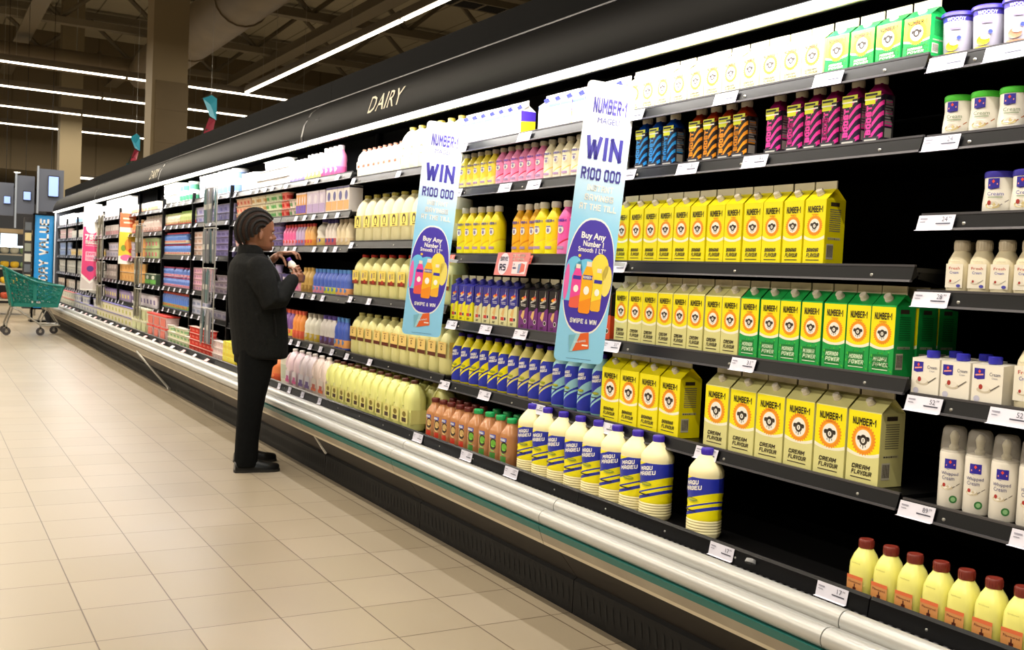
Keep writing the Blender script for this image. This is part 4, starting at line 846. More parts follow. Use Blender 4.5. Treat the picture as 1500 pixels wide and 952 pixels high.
for i in range(5, 16):
    for si, z in enumerate(BAYS[i]):
        step = (.21 if i < 7 else .28); y = BY[i+1]-.13; k = 0
        while y > BY[i]+.1:
            if random.random() < .85:
                tick(tkp, y+random.uniform(-.03, .03), z, 'small price ticket on %s shelf of the %s cabinet past the jugs, %s from left' % (SN[si], ORD[i-5], ORD[k]), group='price tickets on the far shelves')
            y -= step; k += 1
    if i > 6:
        for k in range(3):
            y = BY[i]+.2+k*.45
            o = empty('shelf_flyer', (DKX-.03, y, .435), FACE+random.uniform(-.2, .2), '%s card on the deck edge, %s cabinet past jugs, %s from right' % (['white', 'pink'][(i+k) % 2], ORD[i-5], ORD[k]), 'price card', 'cards along the far deck edge')
            b = MB(); b.box(-.055, .055, -.02, .03, 0, .002, [M('flyer_white', 'eceaf0', .5), TP][(i+k) % 2], Matrix.Rotation(.6, 4, 'X')); b.build('card', o, smooth=False)
# SAVE R5 sign
t = empty('promotion_sign', (SHX-.026, 3.93, 1.287), FACE, 'pink SAVE R5 promotion card clipped to the shelf edge', 'promotion sign')
b = MB(); sk = .018; PINK = H('e08a8c'); w_, h_ = .285, .102
b.add([(-w_/2-sk, 0, 0), (w_/2-sk, 0, 0), (w_/2+sk, 0, h_), (-w_/2+sk, 0, h_), (-w_/2-sk, .002, 0), (w_/2-sk, .002, 0), (w_/2+sk, .002, h_), (-w_/2+sk, .002, h_)], [(0, 1, 2, 3), (7, 6, 5, 4), (0, 4, 5, 1), (1, 5, 6, 2), (2, 6, 7, 3), (3, 7, 4, 0)], PINK); b.build('card', t, smooth=False)
b = MB(); b.poly([(-.072+.046*cos(a*pi/12)+.016*sin(a*pi/12), .051+.049*sin(a*pi/12)) for a in range(24)], -.0006, H('ece4f4')); b.poly([(.0, .008), (.115, .008), (.135, .062), (.012, .062)], -.0006, H('f0e2ea')); b.poly([(.052, .012), (.07, .012), (.088, .056), (.060, .050)], -.0012, H('8a9cc0')); b.poly([(.07, .012), (.11, .02), (.118, .05), (.088, .056)], -.0012, H('e07064')); b.build('card_print', t, smooth=False)
b = MB(); b.text('SAVE', -.065, .074, .068, .019, -.0014, H('4a4468'), bold=.02, slant=.2); b.text('R5', -.078, .036, .058, .030, -.0014, H('3c3a60'), bold=.03, slant=.2)
b.text('GET THE CARD', .065, .089, .105, .011, -.0012, H('f8e8e0'), bold=.02); b.text('GET THE DEAL', .060, .073, .105, .011, -.0012, H('f8e8e0'), bold=.02); b.text('24', .022, .050, .018, .010, -.0014, H('5a5a80')); b.rect(.012, .040, .030, .038, -.0014, H('5a5a80')); b.build('lettering', t, smooth=False)
# ================================================================== hanging banners
def grad(name, c0, c1, z0, z1):
    m = M(name, c0, .35); N, L = nodes(m); b = N['Principled BSDF']; tc = N.new('ShaderNodeTexCoord'); sx = N.new('ShaderNodeSeparateXYZ'); mr = N.new('ShaderNodeMapRange')
    nz = N.new('ShaderNodeTexNoise'); nz.inputs['Scale'].default_value = 5; ad = N.new('ShaderNodeMath'); mu = N.new('ShaderNodeMath'); mu.operation = 'MULTIPLY'; mu.inputs[1].default_value = .18
    L.new(tc.outputs['Object'], nz.inputs['Vector']); L.new(nz.outputs['Fac'], mu.inputs[0]); L.new(tc.outputs['Object'], sx.inputs[0]); L.new(sx.outputs['Z'], ad.inputs[0]); L.new(mu.outputs[0], ad.inputs[1]); L.new(ad.outputs[0], mr.inputs[0])
    mr.inputs[1].default_value = z0; mr.inputs[2].default_value = z1; cr = N.new('ShaderNodeValToRGB'); cr.color_ramp.elements[0].color = lin(c0)+(1,); cr.color_ramp.elements[1].color = lin(c1)+(1,)
    L.new(mr.outputs[0], cr.inputs[0]); L.new(cr.outputs[0], b.inputs['Base Color']); return m
BAN = grad('banner_print', '8fcff2', 'eef4f8', .60, 1.0)
IND = H('4636a8', .35); NVY = H('3a32a0', .35)
def banner(y, label, x=2.128):
    t = empty('shelf_banner', (x, y, .975), -.26, label, 'banner', 'tall blue banners'); t.rotation_euler = (0, .078, -.26); t.scale = (.975, .975, .975)
    w, h = .196, 1.065; x = w/2; cr = .02
    out = [(x-cr+cr*cos(a), h-cr+cr*sin(a)) for a in (0, .52, 1.05, 1.57)]+[(-x+cr-cr*sin(a), h-cr+cr*cos(a)) for a in (0, .52, 1.05, 1.57)]+[(-x+cr-cr*cos(a), cr-cr*sin(a)) for a in (0, .52, 1.05, 1.57)]+[(x-cr+cr*sin(a), cr-cr*cos(a)) for a in (0, .52, 1.05, 1.57)]
    b = MB(); n = len(out); b.add([(p, 0, q) for p, q in out]+[(p, .004, q) for p, q in out], [tuple(range(n))[::-1], tuple(range(n, 2*n))]+[(i, (i+1) % n, n+(i+1) % n, n+i) for i in range(n)], BAN); b.build('banner_board', t, smooth=False)
    b = MB(); f = -.0006
    def egg(s):
        P = []
        for k in range(40):
            a = 2*pi*k/40; zz = .330+.218*s*sin(a); ww = min(x-.001, .098*s*abs(cos(a))**(.8 if sin(a) > 0 else .72)); P.append((ww*(1 if cos(a) >= 0 else -1), zz))
        return P
    b.poly(egg(1.02), f, WHT); b.poly(egg(.985), f-.0003, IND)
    b.disc(-.062, .345, .034, .055, f-.0006, H('6ec4ea'), 18); b.disc(-.012, .345, .05, .05, f-.0006, H('6ec4ea'), 18); b.rect(-x+.002, .0, .23, .345, f-.0005, H('6ec4ea')) ; b.disc(.040, .365, .036, .055, f-.0007, H('f2d84a'), 18); b.disc(.072, .32, .022, .06, f-.0007, H('f0dc6a'), 16); b.disc(-.086, .30, .010, .07, f-.0008, H('e868b0'), 12)
    b.disc(-.046, .404, .006, .006, f-.0008, H('f2c83a'), 10)
    # three printed drink bottles
    for cx, z0, hh, c, lc in ((-.046, .205, .175, 'e8489c', 'e8604c'), (.040, .20, .172, 'f0d838', 'f0b030'), (-.004, .188, .208, 'f2b014', 'f0901c')):
        r = .020 if cx != -.004 else .023; F = f-.0012 if cx != -.004 else f-.0022
        b.poly([(cx-r, z0+.006), (cx-r+.006, z0), (cx+r-.006, z0), (cx+r, z0+.006), (cx+r, z0+hh*.68), (cx+r*.45, z0+hh*.86), (cx-r*.45, z0+hh*.86), (cx-r, z0+hh*.68)], F, H(c))
        b.poly([(cx-r, z0+.006), (cx-r+.006, z0), (cx+r-.006, z0), (cx+r, z0+.006), (cx+r, z0+hh*.3), (cx-r, z0+hh*.2)], F-.0002, H(lc)); b.rect(cx-r*.45, cx+r*.45, z0+hh*.86, z0+hh*.95, F-.0002, H('e8dcd0'))
        b.disc(cx, z0+hh*.42, r*.5, hh*.08, F-.0004, WHT, 12); b.rect(cx-r*.8, cx+r*.8, z0+hh*.62, z0+hh*.70, F-.0004, NVY)
    T = [(-.050, .100), (.028, .118), (.036, .056), (-.042, .038)]
    b.poly(T, f-.001, H('e0622c')); b.poly([(-.050, .100), (-.022, .1065), (-.040, .0385), (-.042, .038)], f-.0014, H('7ab8cc')); b.poly([(-.022, .1065), (-.005, .110), (-.030, .041), (-.040, .0385)], f-.0014, H('9fd0dc')); b.rect(.006, .030, .064, .070, f-.0014, WHT)
    b.rect(-.05, .05, .012, .014, f, H('5a8ab0')); b.build('banner_print', t, smooth=False)
    b = MB(); g = f-.0012
    b.text('NUMBER-1', .002, .975, .135, .058, g, H('4a3fa6', .35), bold=.03); b.rect(-.032, .032, .936, .938, g, H('9a94cc')); b.text('MAGEU', .002, .920, .088, .022, g, H('4a4a9c'), bold=.0)
    b.text('WIN', -.002, .815, .150, .088, g, NVY, bold=.03); b.text('A SHARE OF', .0, .757, .09, .012, g, WHT); b.text('R100 000', -.002, .716, .160, .046, g, H('4a44a0', .35), bold=.02)
    for k, (tx, ww) in enumerate((('INSTANT', .105), ('SAVINGS', .118), ('AT THE TILL', .150))): b.text(tx, .002, .664-.036*k, ww, .024, g, WHT, bold=.03)
    b.text('Buy Any', .0, .480, .098, .032, g, WHT, bold=.03); b.text('Number 1', .003, .453, .082, .022, g, WHT, bold=.03); b.text('Smooth 1 LT*', .0, .430, .112, .020, g, WHT, bold=.02)
    b.text('SWIPE & WIN', .0, .158, .108, .018, g, WHT, bold=.03); b.text('NUMBER-1', -.004, .325, .038, .010, f-.0032, WHT, bold=.02); b.text('XTRA SAVINGS', -.004, .080, .048, .008, f-.002, H('d8e8e8'), bold=.01, rot=.22); b.build('lettering', t, smooth=False)
    b = MB(); b.box(x-.002, x+.055, .004, .008, h*.36, h*.375, M('clip_clear', 'b8bcc0', .2)); b.build('shelf_clip', t, smooth=False)
    return t
banner(3.152, 'tall light blue prize banner to the left of the yellow cartons'); banner(4.525, 'tall light blue prize banner in front of the milk jugs')
# pink banner and orange banner, far
t = empty('shelf_banner', (2.24, 16.5, .79), 0, 'pink and white banner with arrow tip in the far cabinets', 'banner'); t.rotation_euler = (0, .02, -.15)
b = MB(); b.box(-.125, .125, 0, .006, 0, 1.30, WHT); b.build('banner_board', t, smooth=False)
b = MB(); f = -.001; PK = H('e2457e'); b.poly([(-.12, .25), (0, .14), (.12, .25), (.12, .95), (-.12, .95)][::1], f, PK); b.disc(0, .94, .085, .09, f-.001, WHT, 24); b.rect(-.1, .1, .95, 1.28, f-.0005, WHT); b.rect(-.075, .075, .44, .58, f-.001, H('f2b8cc')); b.disc(0, .325, .05, .045, f-.001, H('5a3a80'), 16); b.poly([(-.12, .02), (.12, .02), (.12, .20), (0, .10), (-.12, .20)], f, H('d8d0cc')); b.build('banner_print', t, smooth=False)
b = MB(); b.text('75%', 0, .80, .19, .075, f-.002, WHT, bold=.04); b.text('BACK', 0, .72, .17, .055, f-.002, WHT, bold=.04); b.rect(-.08, .08, .665, .675, f-.002, H('f4c0d2')); b.text('SWIPE', 0, .545, .12, .04, f-.002, PK, bold=.03); b.text('TODAY', 0, .48, .12, .04, f-.002, PK, bold=.03); b.build('lettering', t, smooth=False)
t = empty('shelf_banner', (2.27, 13.6, 1.22), 0, 'orange and yellow fruit banner between the far shelves', 'banner'); t.rotation_euler = (0, .02, -.15)
b = MB(); b.box(-.095, .095, 0, .006, 0, .64, WHT); b.build('banner_board', t, smooth=False)
b = MB(); b.rect(-.094, .094, .46, .638, f, H('d8683c')); b.rect(-.094, .094, .10, .40, f, H('f0c83a')); b.rect(-.094, .094, .40, .46, f, H('f0e0d0')); b.disc(.02, .24, .05, .08, f-.001, H('d88a30'), 14); b.disc(-.04, .20, .03, .04, f-.001, H('7a9a30'), 12); b.disc(0, .08, .07, .04, f-.001, H('e86a98'), 14); b.disc(.05, .17, .03, .03, f-.0012, H('c83a28'), 12); b.rect(-.06, .06, .56, .58, f-.001, H('f4d0b0')); b.rect(-.05, .05, .51, .53, f-.001, H('f4d0b0')); b.build('banner_print', t, smooth=False)
# ================================================================== stacked far products
def far_cup(name, c1, c2, c3, w, h, n=3, d=.07):
    n = max(2, round(w/(h*.85))); b = MB(); p = w/n
    for k in range(n):
        r = p*.45; cx = -w/2+p*(k+.5)
        b.lathe([(r*.70, 0, H(c1)), (r*.78, h*.25, H(c2 if k % 2 == 0 else c1)), (r*.92, h*.62, H(c1)), (r*.98, h*.92, H(c3))], 10, 2, d/p*.95, H(c1), cx)
    b.box(-w/2, w/2, -d/2, d/2, h*.955, h*.985, H(c3)); o = b.build(name); return o
def far_tub(name, c1, c2, c3, w, h):
    b = MB(); r = w/2*.96; b.lathe([(r*.84, 0, H(c1)), (r*.88, h*.2, H(c2)), (r*.93, h*.7, H(c1)), (r*.95, h*.86, H(c3)), (r, h*.87, H(c3)), (r, h*.96, H(c3)), (r*.94, h*.985, H(c3))], 16, m=H(c3)); return b.build(name)
def far_bottle(name, c1, c2, c3, w, h):
    b = MB(); r = w/2*.95; b.lathe([(r*.9, 0, H(c1)), (r, h*.05, H(c2)), (r, h*.30, H(c1)), (r*.93, h*.42, H(c1)), (r, h*.52, H(c1)), (r*.9, h*.68, H(c1)), (r*.5, h*.82, H(c1)), (r*.5, h*.86, H(c3)), (r*.52, h*.99, H(c3))], 14, m=H(c3)); b.disc(0, h*.22, r*.6, h*.08, -.0012, H(c3), 10, r=r+.0005); return b.build(name)
def far_box(name, c1, c2, c3, w, h, d=.09):
    b = MB(); x = w/2; b.box(-x*.97, x*.97, -d/2, d/2, 0, h, H(c1)); b.rect(-x*.95, x*.95, h*.1, h*.45, -d/2-.001, H(c2)); b.disc(0, h*.65, x*.5, h*.18, -d/2-.0015, H(c3), 12); b.box(-x*.97, x*.97, -d/2-.002, d/2+.001, h*.92, h*.99, H(c3)); return b.build(name)
def far_bucket(name, c1, c2, c3, w, h, d=.14):
    b = MB(); x = w/2
    b.loft([[(sx*x*q*.96, sy*d/2*q, z) for sx, sy in ((-1, -1), (1, -1), (1, 1), (-1, 1))] for z, q in ((0, .84), (h*.86, .95))], H(c1)); b.box(-x, x, -d/2-.004, d/2+.004, h*.86, h*.985, H(c3)); b.rect(-x*.75, x*.75, h*.12, h*.74, -d/2*.96-.002, H(c2)); return b.build(name)
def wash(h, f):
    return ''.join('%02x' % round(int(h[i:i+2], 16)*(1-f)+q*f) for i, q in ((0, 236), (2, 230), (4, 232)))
KN = {'cup': ('yoghurt_cup_pack', far_cup, 'yoghurt cups'), 'tub': ('dairy_tub', far_tub, 'tub'), 'bot': ('dairy_bottle', far_bottle, 'bottle'), 'box': ('dairy_box', far_box, 'box'), 'buc': ('dairy_bucket', far_bucket, 'bucket')}
LN = ['bottom layer', 'second layer', 'third layer', 'fourth layer', 'fifth layer']
DP = {'cup': .07, 'tub': None, 'bot': None, 'box': .09, 'buc': .14}
def far(where, z, yl, yr, kind, cols, pitch, h, layers, desc, deck=False):
    nm, fn, cat = KN[kind]
    if kind == 'cup' and ('far end' in where or 'banner' in where): nm = 'yoghurt_cup_pack_far'  # the same yoghurt cup packs, named apart for the far bays
    elif kind == 'cup' and 'left of' in where: nm = 'yoghurt_cup_pack_left'  # also yoghurt cup packs, only the name differs by bay
    n = max(1, round((yl-yr)/pitch)); p = (yl-yr)/n
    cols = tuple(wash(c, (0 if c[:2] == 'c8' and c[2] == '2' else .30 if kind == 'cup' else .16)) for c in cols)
    base = fn(nm, *cols, p*.97, h); d = DP[kind] or p*.97; first = True; x0 = (DKX+.03) if deck else FX
    for L in range(layers):
        for k in range(n):
            if L == layers-1 and layers > 1 and random.random() < .10: continue
            o = base if first else base.copy()
            if not first: COL.objects.link(o)
            first = False
            o.location = (x0+d/2, yl-p*(k+.5), z+.0008+L*h); o.rotation_euler = (0, 0, FACE+(random.uniform(-.03, .03) if kind != 'cup' else 0))
            lb = desc+' '+where+(', '+LN[L] if layers > 1 else '')+', '+ORD[k]+' from left' if n > 1 else desc+' '+where+(', '+LN[L] if layers > 1 else '')
            o['label'] = lb; o['category'] = cat; o['group'] = desc+' '+where
def shelfset(bayname, zs, items):
    for si, seg in items.items():
        z = .451 if si == 'deck' else zs[si]+.001
        for it in seg: far(('on deck' if si == 'deck' else 'on '+SN[si]+' shelf')+' '+bayname, z, *it, deck=(si == 'deck'))
W_ = 'f1f0ec'
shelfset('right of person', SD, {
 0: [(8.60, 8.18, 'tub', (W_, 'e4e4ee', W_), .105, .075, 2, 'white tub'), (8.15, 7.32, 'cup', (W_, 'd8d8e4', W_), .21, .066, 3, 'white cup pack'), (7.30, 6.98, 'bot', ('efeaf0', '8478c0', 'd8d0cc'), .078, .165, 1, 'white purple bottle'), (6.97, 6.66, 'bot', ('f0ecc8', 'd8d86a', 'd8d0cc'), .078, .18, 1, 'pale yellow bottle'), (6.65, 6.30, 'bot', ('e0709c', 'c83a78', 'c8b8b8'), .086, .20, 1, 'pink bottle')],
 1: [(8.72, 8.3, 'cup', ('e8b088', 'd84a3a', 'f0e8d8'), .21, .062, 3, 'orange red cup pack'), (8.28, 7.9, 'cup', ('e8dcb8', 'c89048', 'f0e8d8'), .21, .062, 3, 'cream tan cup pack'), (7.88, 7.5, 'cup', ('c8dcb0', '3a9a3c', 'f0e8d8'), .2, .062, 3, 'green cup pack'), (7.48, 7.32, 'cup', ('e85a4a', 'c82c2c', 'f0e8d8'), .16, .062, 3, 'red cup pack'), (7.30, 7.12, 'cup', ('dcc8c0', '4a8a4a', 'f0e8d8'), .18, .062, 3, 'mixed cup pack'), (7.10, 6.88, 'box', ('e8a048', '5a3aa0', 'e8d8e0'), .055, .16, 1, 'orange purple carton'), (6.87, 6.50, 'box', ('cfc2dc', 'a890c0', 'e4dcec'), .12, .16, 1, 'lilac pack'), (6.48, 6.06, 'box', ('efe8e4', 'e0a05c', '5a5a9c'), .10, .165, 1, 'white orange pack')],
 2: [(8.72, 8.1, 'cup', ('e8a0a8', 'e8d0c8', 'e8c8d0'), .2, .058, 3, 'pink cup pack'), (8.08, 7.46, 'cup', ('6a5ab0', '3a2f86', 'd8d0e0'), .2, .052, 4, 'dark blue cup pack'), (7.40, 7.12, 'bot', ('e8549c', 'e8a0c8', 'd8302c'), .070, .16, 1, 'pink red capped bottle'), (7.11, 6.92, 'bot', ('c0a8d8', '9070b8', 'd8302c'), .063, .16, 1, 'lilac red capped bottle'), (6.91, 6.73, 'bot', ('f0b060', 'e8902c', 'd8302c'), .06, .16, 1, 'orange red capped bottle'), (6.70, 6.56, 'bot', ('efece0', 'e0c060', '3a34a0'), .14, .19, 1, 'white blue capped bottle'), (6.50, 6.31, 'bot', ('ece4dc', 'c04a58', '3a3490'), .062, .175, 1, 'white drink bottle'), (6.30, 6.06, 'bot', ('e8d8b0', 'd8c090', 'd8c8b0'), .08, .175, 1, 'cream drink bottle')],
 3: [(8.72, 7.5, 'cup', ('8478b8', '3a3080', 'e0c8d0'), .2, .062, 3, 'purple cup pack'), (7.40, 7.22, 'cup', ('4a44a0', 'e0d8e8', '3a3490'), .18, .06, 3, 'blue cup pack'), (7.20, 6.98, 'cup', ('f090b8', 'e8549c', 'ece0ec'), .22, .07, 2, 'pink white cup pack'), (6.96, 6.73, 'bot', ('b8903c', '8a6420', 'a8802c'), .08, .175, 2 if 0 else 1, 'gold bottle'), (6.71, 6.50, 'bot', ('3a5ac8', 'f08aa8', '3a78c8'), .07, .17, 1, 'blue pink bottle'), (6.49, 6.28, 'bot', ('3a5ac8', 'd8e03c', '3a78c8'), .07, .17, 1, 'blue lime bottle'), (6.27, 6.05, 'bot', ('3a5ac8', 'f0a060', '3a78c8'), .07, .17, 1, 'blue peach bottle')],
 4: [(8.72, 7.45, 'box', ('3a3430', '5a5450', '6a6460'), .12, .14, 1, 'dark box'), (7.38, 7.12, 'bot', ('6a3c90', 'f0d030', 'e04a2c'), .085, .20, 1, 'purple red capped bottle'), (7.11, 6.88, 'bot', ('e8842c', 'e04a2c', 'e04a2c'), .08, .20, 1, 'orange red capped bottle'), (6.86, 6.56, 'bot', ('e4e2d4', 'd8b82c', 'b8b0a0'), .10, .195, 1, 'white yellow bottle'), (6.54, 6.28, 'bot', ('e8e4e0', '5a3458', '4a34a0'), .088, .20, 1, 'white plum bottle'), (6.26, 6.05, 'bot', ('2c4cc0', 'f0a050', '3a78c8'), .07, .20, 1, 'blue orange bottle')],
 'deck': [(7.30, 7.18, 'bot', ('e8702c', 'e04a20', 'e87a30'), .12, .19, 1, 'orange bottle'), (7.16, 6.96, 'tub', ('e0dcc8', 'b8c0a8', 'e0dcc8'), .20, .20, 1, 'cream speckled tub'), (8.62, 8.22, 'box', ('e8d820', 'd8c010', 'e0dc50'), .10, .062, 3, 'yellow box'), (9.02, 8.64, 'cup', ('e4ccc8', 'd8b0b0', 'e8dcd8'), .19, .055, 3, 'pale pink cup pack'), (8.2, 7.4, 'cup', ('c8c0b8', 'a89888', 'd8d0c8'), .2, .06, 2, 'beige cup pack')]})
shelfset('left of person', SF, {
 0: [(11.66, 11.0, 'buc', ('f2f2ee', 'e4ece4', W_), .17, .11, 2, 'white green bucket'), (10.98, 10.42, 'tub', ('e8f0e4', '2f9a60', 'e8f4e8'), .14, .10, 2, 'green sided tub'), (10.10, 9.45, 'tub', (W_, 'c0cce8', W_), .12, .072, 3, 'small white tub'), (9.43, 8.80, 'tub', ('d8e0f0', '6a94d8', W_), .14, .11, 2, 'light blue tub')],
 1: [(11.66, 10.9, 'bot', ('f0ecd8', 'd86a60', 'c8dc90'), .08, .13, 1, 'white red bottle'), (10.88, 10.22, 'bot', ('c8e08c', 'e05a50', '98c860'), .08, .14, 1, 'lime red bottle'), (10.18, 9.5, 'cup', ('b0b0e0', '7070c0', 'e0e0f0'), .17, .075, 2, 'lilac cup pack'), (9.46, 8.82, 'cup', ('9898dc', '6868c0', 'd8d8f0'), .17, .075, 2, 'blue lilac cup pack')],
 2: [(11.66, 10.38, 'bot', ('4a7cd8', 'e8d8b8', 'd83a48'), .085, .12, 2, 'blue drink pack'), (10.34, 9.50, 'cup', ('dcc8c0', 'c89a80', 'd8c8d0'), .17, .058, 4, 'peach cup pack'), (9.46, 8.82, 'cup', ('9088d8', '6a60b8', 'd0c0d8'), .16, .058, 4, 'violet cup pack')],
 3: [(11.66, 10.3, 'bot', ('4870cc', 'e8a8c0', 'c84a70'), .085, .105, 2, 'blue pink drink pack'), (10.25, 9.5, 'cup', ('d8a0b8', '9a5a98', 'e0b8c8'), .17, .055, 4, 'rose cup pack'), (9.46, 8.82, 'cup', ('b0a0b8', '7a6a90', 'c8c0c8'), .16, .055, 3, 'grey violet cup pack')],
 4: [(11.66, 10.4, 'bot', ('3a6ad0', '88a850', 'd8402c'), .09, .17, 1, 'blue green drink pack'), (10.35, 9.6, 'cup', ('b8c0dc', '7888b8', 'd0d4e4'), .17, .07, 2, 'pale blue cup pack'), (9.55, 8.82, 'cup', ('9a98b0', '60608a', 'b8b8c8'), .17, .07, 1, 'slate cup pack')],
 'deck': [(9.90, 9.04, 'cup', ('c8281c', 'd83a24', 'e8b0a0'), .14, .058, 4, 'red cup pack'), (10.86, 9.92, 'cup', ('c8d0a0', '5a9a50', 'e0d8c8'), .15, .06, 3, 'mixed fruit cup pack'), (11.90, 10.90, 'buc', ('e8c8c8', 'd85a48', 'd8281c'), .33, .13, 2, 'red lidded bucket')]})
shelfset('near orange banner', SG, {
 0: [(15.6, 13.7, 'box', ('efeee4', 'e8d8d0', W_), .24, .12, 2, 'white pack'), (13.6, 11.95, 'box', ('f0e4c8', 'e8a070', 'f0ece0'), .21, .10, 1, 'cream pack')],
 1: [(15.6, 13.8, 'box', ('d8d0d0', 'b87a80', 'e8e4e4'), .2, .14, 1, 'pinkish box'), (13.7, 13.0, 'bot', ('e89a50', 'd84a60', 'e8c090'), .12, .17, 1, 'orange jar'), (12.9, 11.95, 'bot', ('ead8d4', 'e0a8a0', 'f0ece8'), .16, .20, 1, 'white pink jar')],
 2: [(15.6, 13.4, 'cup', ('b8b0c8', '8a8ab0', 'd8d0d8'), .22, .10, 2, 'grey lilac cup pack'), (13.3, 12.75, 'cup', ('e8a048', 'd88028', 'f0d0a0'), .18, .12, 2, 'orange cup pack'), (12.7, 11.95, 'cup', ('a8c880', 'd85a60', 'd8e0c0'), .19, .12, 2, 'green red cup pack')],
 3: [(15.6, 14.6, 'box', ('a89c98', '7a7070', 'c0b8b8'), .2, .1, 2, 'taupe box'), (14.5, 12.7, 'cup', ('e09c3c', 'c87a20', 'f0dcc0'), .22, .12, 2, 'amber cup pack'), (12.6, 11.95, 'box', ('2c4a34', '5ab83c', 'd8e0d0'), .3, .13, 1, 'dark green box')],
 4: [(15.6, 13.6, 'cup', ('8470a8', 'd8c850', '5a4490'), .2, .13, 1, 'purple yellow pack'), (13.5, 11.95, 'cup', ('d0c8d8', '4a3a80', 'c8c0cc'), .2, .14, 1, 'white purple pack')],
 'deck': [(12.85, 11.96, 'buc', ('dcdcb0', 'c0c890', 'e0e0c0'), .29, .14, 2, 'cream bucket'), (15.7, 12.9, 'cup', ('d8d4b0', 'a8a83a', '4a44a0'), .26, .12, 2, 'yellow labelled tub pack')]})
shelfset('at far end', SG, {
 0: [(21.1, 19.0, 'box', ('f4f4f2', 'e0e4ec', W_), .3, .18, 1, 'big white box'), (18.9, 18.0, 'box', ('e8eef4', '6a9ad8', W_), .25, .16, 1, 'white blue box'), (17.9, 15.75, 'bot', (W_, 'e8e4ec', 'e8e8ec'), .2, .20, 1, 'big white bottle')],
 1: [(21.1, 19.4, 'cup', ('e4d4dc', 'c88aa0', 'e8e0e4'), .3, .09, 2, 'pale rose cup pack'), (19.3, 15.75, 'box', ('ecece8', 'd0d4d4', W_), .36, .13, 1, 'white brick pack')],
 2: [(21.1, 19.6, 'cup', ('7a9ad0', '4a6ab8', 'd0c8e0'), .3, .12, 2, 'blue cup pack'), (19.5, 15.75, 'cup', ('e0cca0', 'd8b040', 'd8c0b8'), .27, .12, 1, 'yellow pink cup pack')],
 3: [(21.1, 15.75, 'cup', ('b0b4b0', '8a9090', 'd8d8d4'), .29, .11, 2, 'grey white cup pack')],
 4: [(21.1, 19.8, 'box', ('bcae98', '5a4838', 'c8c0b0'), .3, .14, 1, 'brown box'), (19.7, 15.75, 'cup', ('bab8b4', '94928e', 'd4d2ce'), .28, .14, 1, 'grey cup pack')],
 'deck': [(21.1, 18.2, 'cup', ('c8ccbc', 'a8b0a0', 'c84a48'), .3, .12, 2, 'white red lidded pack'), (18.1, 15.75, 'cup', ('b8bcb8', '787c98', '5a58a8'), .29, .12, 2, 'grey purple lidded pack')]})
# ---- wire racks with hanging packets in front of the dividers
def rack(y, w, z0, z1, n, cols, label, rows=2):
    t = empty('clip_rack', (SHX-.085, y, z0), FACE, label, 'wire rack'); x = w/2; h = z1-z0
    b = MB(); 
    b.tube([(-x, 0, 0), (-x, 0, h), (x, 0, h), (x, 0, 0)], .006, STEELW, 6)
    b.build('wire_frame', t)
    for r in range(rows):
        b = MB(); zz = h-.02-r*h/rows; b.tube([(-x, 0, zz), (x, 0, zz)], .005, STEELW, 6); b.tube([(0, 0, zz), (0, .07, zz)], .005, STEELW, 6); b.build('cross_bar', t)
        for k in range(n):
            pk = MB(); c = cols[(k+r) % len(cols)]; ph = h/rows*.86
            pk.loft([[(-.022, -.006, zq), (.022, -.006, zq), (.022, .006, zq), (-.022, .006, zq)] if 0 < q < 3 else [(-.018, -.001, zq), (.018, -.001, zq), (.018, .001, zq), (-.018, .001, zq)] for q, zq in enumerate((-ph, -ph*.93, -ph*.15, 0))], H(c, .3))
            pk.rect(-.018, .018, -ph*.6, -ph*.45, -.0075, H('b8b8b4'))
            o = pk.build('hanging_packet'); o.location = (SHX-.093-.004*(k % 2), y-(-x+w*(k+.5)/n), z0+zz-.006); o.rotation_euler = (random.uniform(-.03, .03), random.uniform(-.06, .06), FACE+random.uniform(-.3, .3))
            tag(o, 'packet on the %s, %s tier, %s from left' % (label.split(' with')[0], ['upper', 'lower', 'third', 'bottom'][r], ORD[k]), 'packet', 'packets on wire racks')
rack(9.13, .42, .55, 1.96, 5, ['5a7478', '7c8084', '8c8a90', '6a6e74'], 'grey wire rack left of the person with hanging packets', 4)
rack(12.45, .40, .60, 1.70, 4, ['6c6a5e', '8a8674', '5e5a50'], 'wire rack right of orange banner with hanging packets', 3)
rack(15.35, .42, .60, 1.90, 4, ['6e6a5c', '8e8a78', '5c584e'], 'wire rack between far banners with hanging packets', 4)
# ================================================================== leaning rod and bracket at the base
t = empty('support_rod', (2.03, 11.34, .31), 0, 'thin metal rod leaning from the bumper down to the floor', 'metal rod')
b = MB(); b.tube([(0, 0, 0), (.16, -.86, -.292)], .011, STEELW, 8); b.build('rod', t)
b = MB(); b.box(.145, .19, -.90, -.84, -.308, -.285, STEELW); b.build('rod_foot', t, smooth=False)
t = empty('corner_bracket', (2.085, 5.98, .13), 0, 'white metal edge bracket at the joint of the base panels', 'bracket')
b = MB(); b.extr([(.02, .145), (.028, .145), (.12, .015), (.112, .01)], -.012, .012, WHITE); b.build('plate', t, smooth=False)
t = empty('bottle_cap', (2.188, 2.26, .452), 0, 'loose clear plastic cap resting on the deck edge', 'cap')
t.rotation_euler = (0, .5, .4)
b = MB(); b.lathe([(.016, 0), (.017, .003), (.015, .012), (.013, .013)], 18, m=M('clear_plastic', 'd0d0d0', .1, trans=.6)); b.build('cap_shell', t)
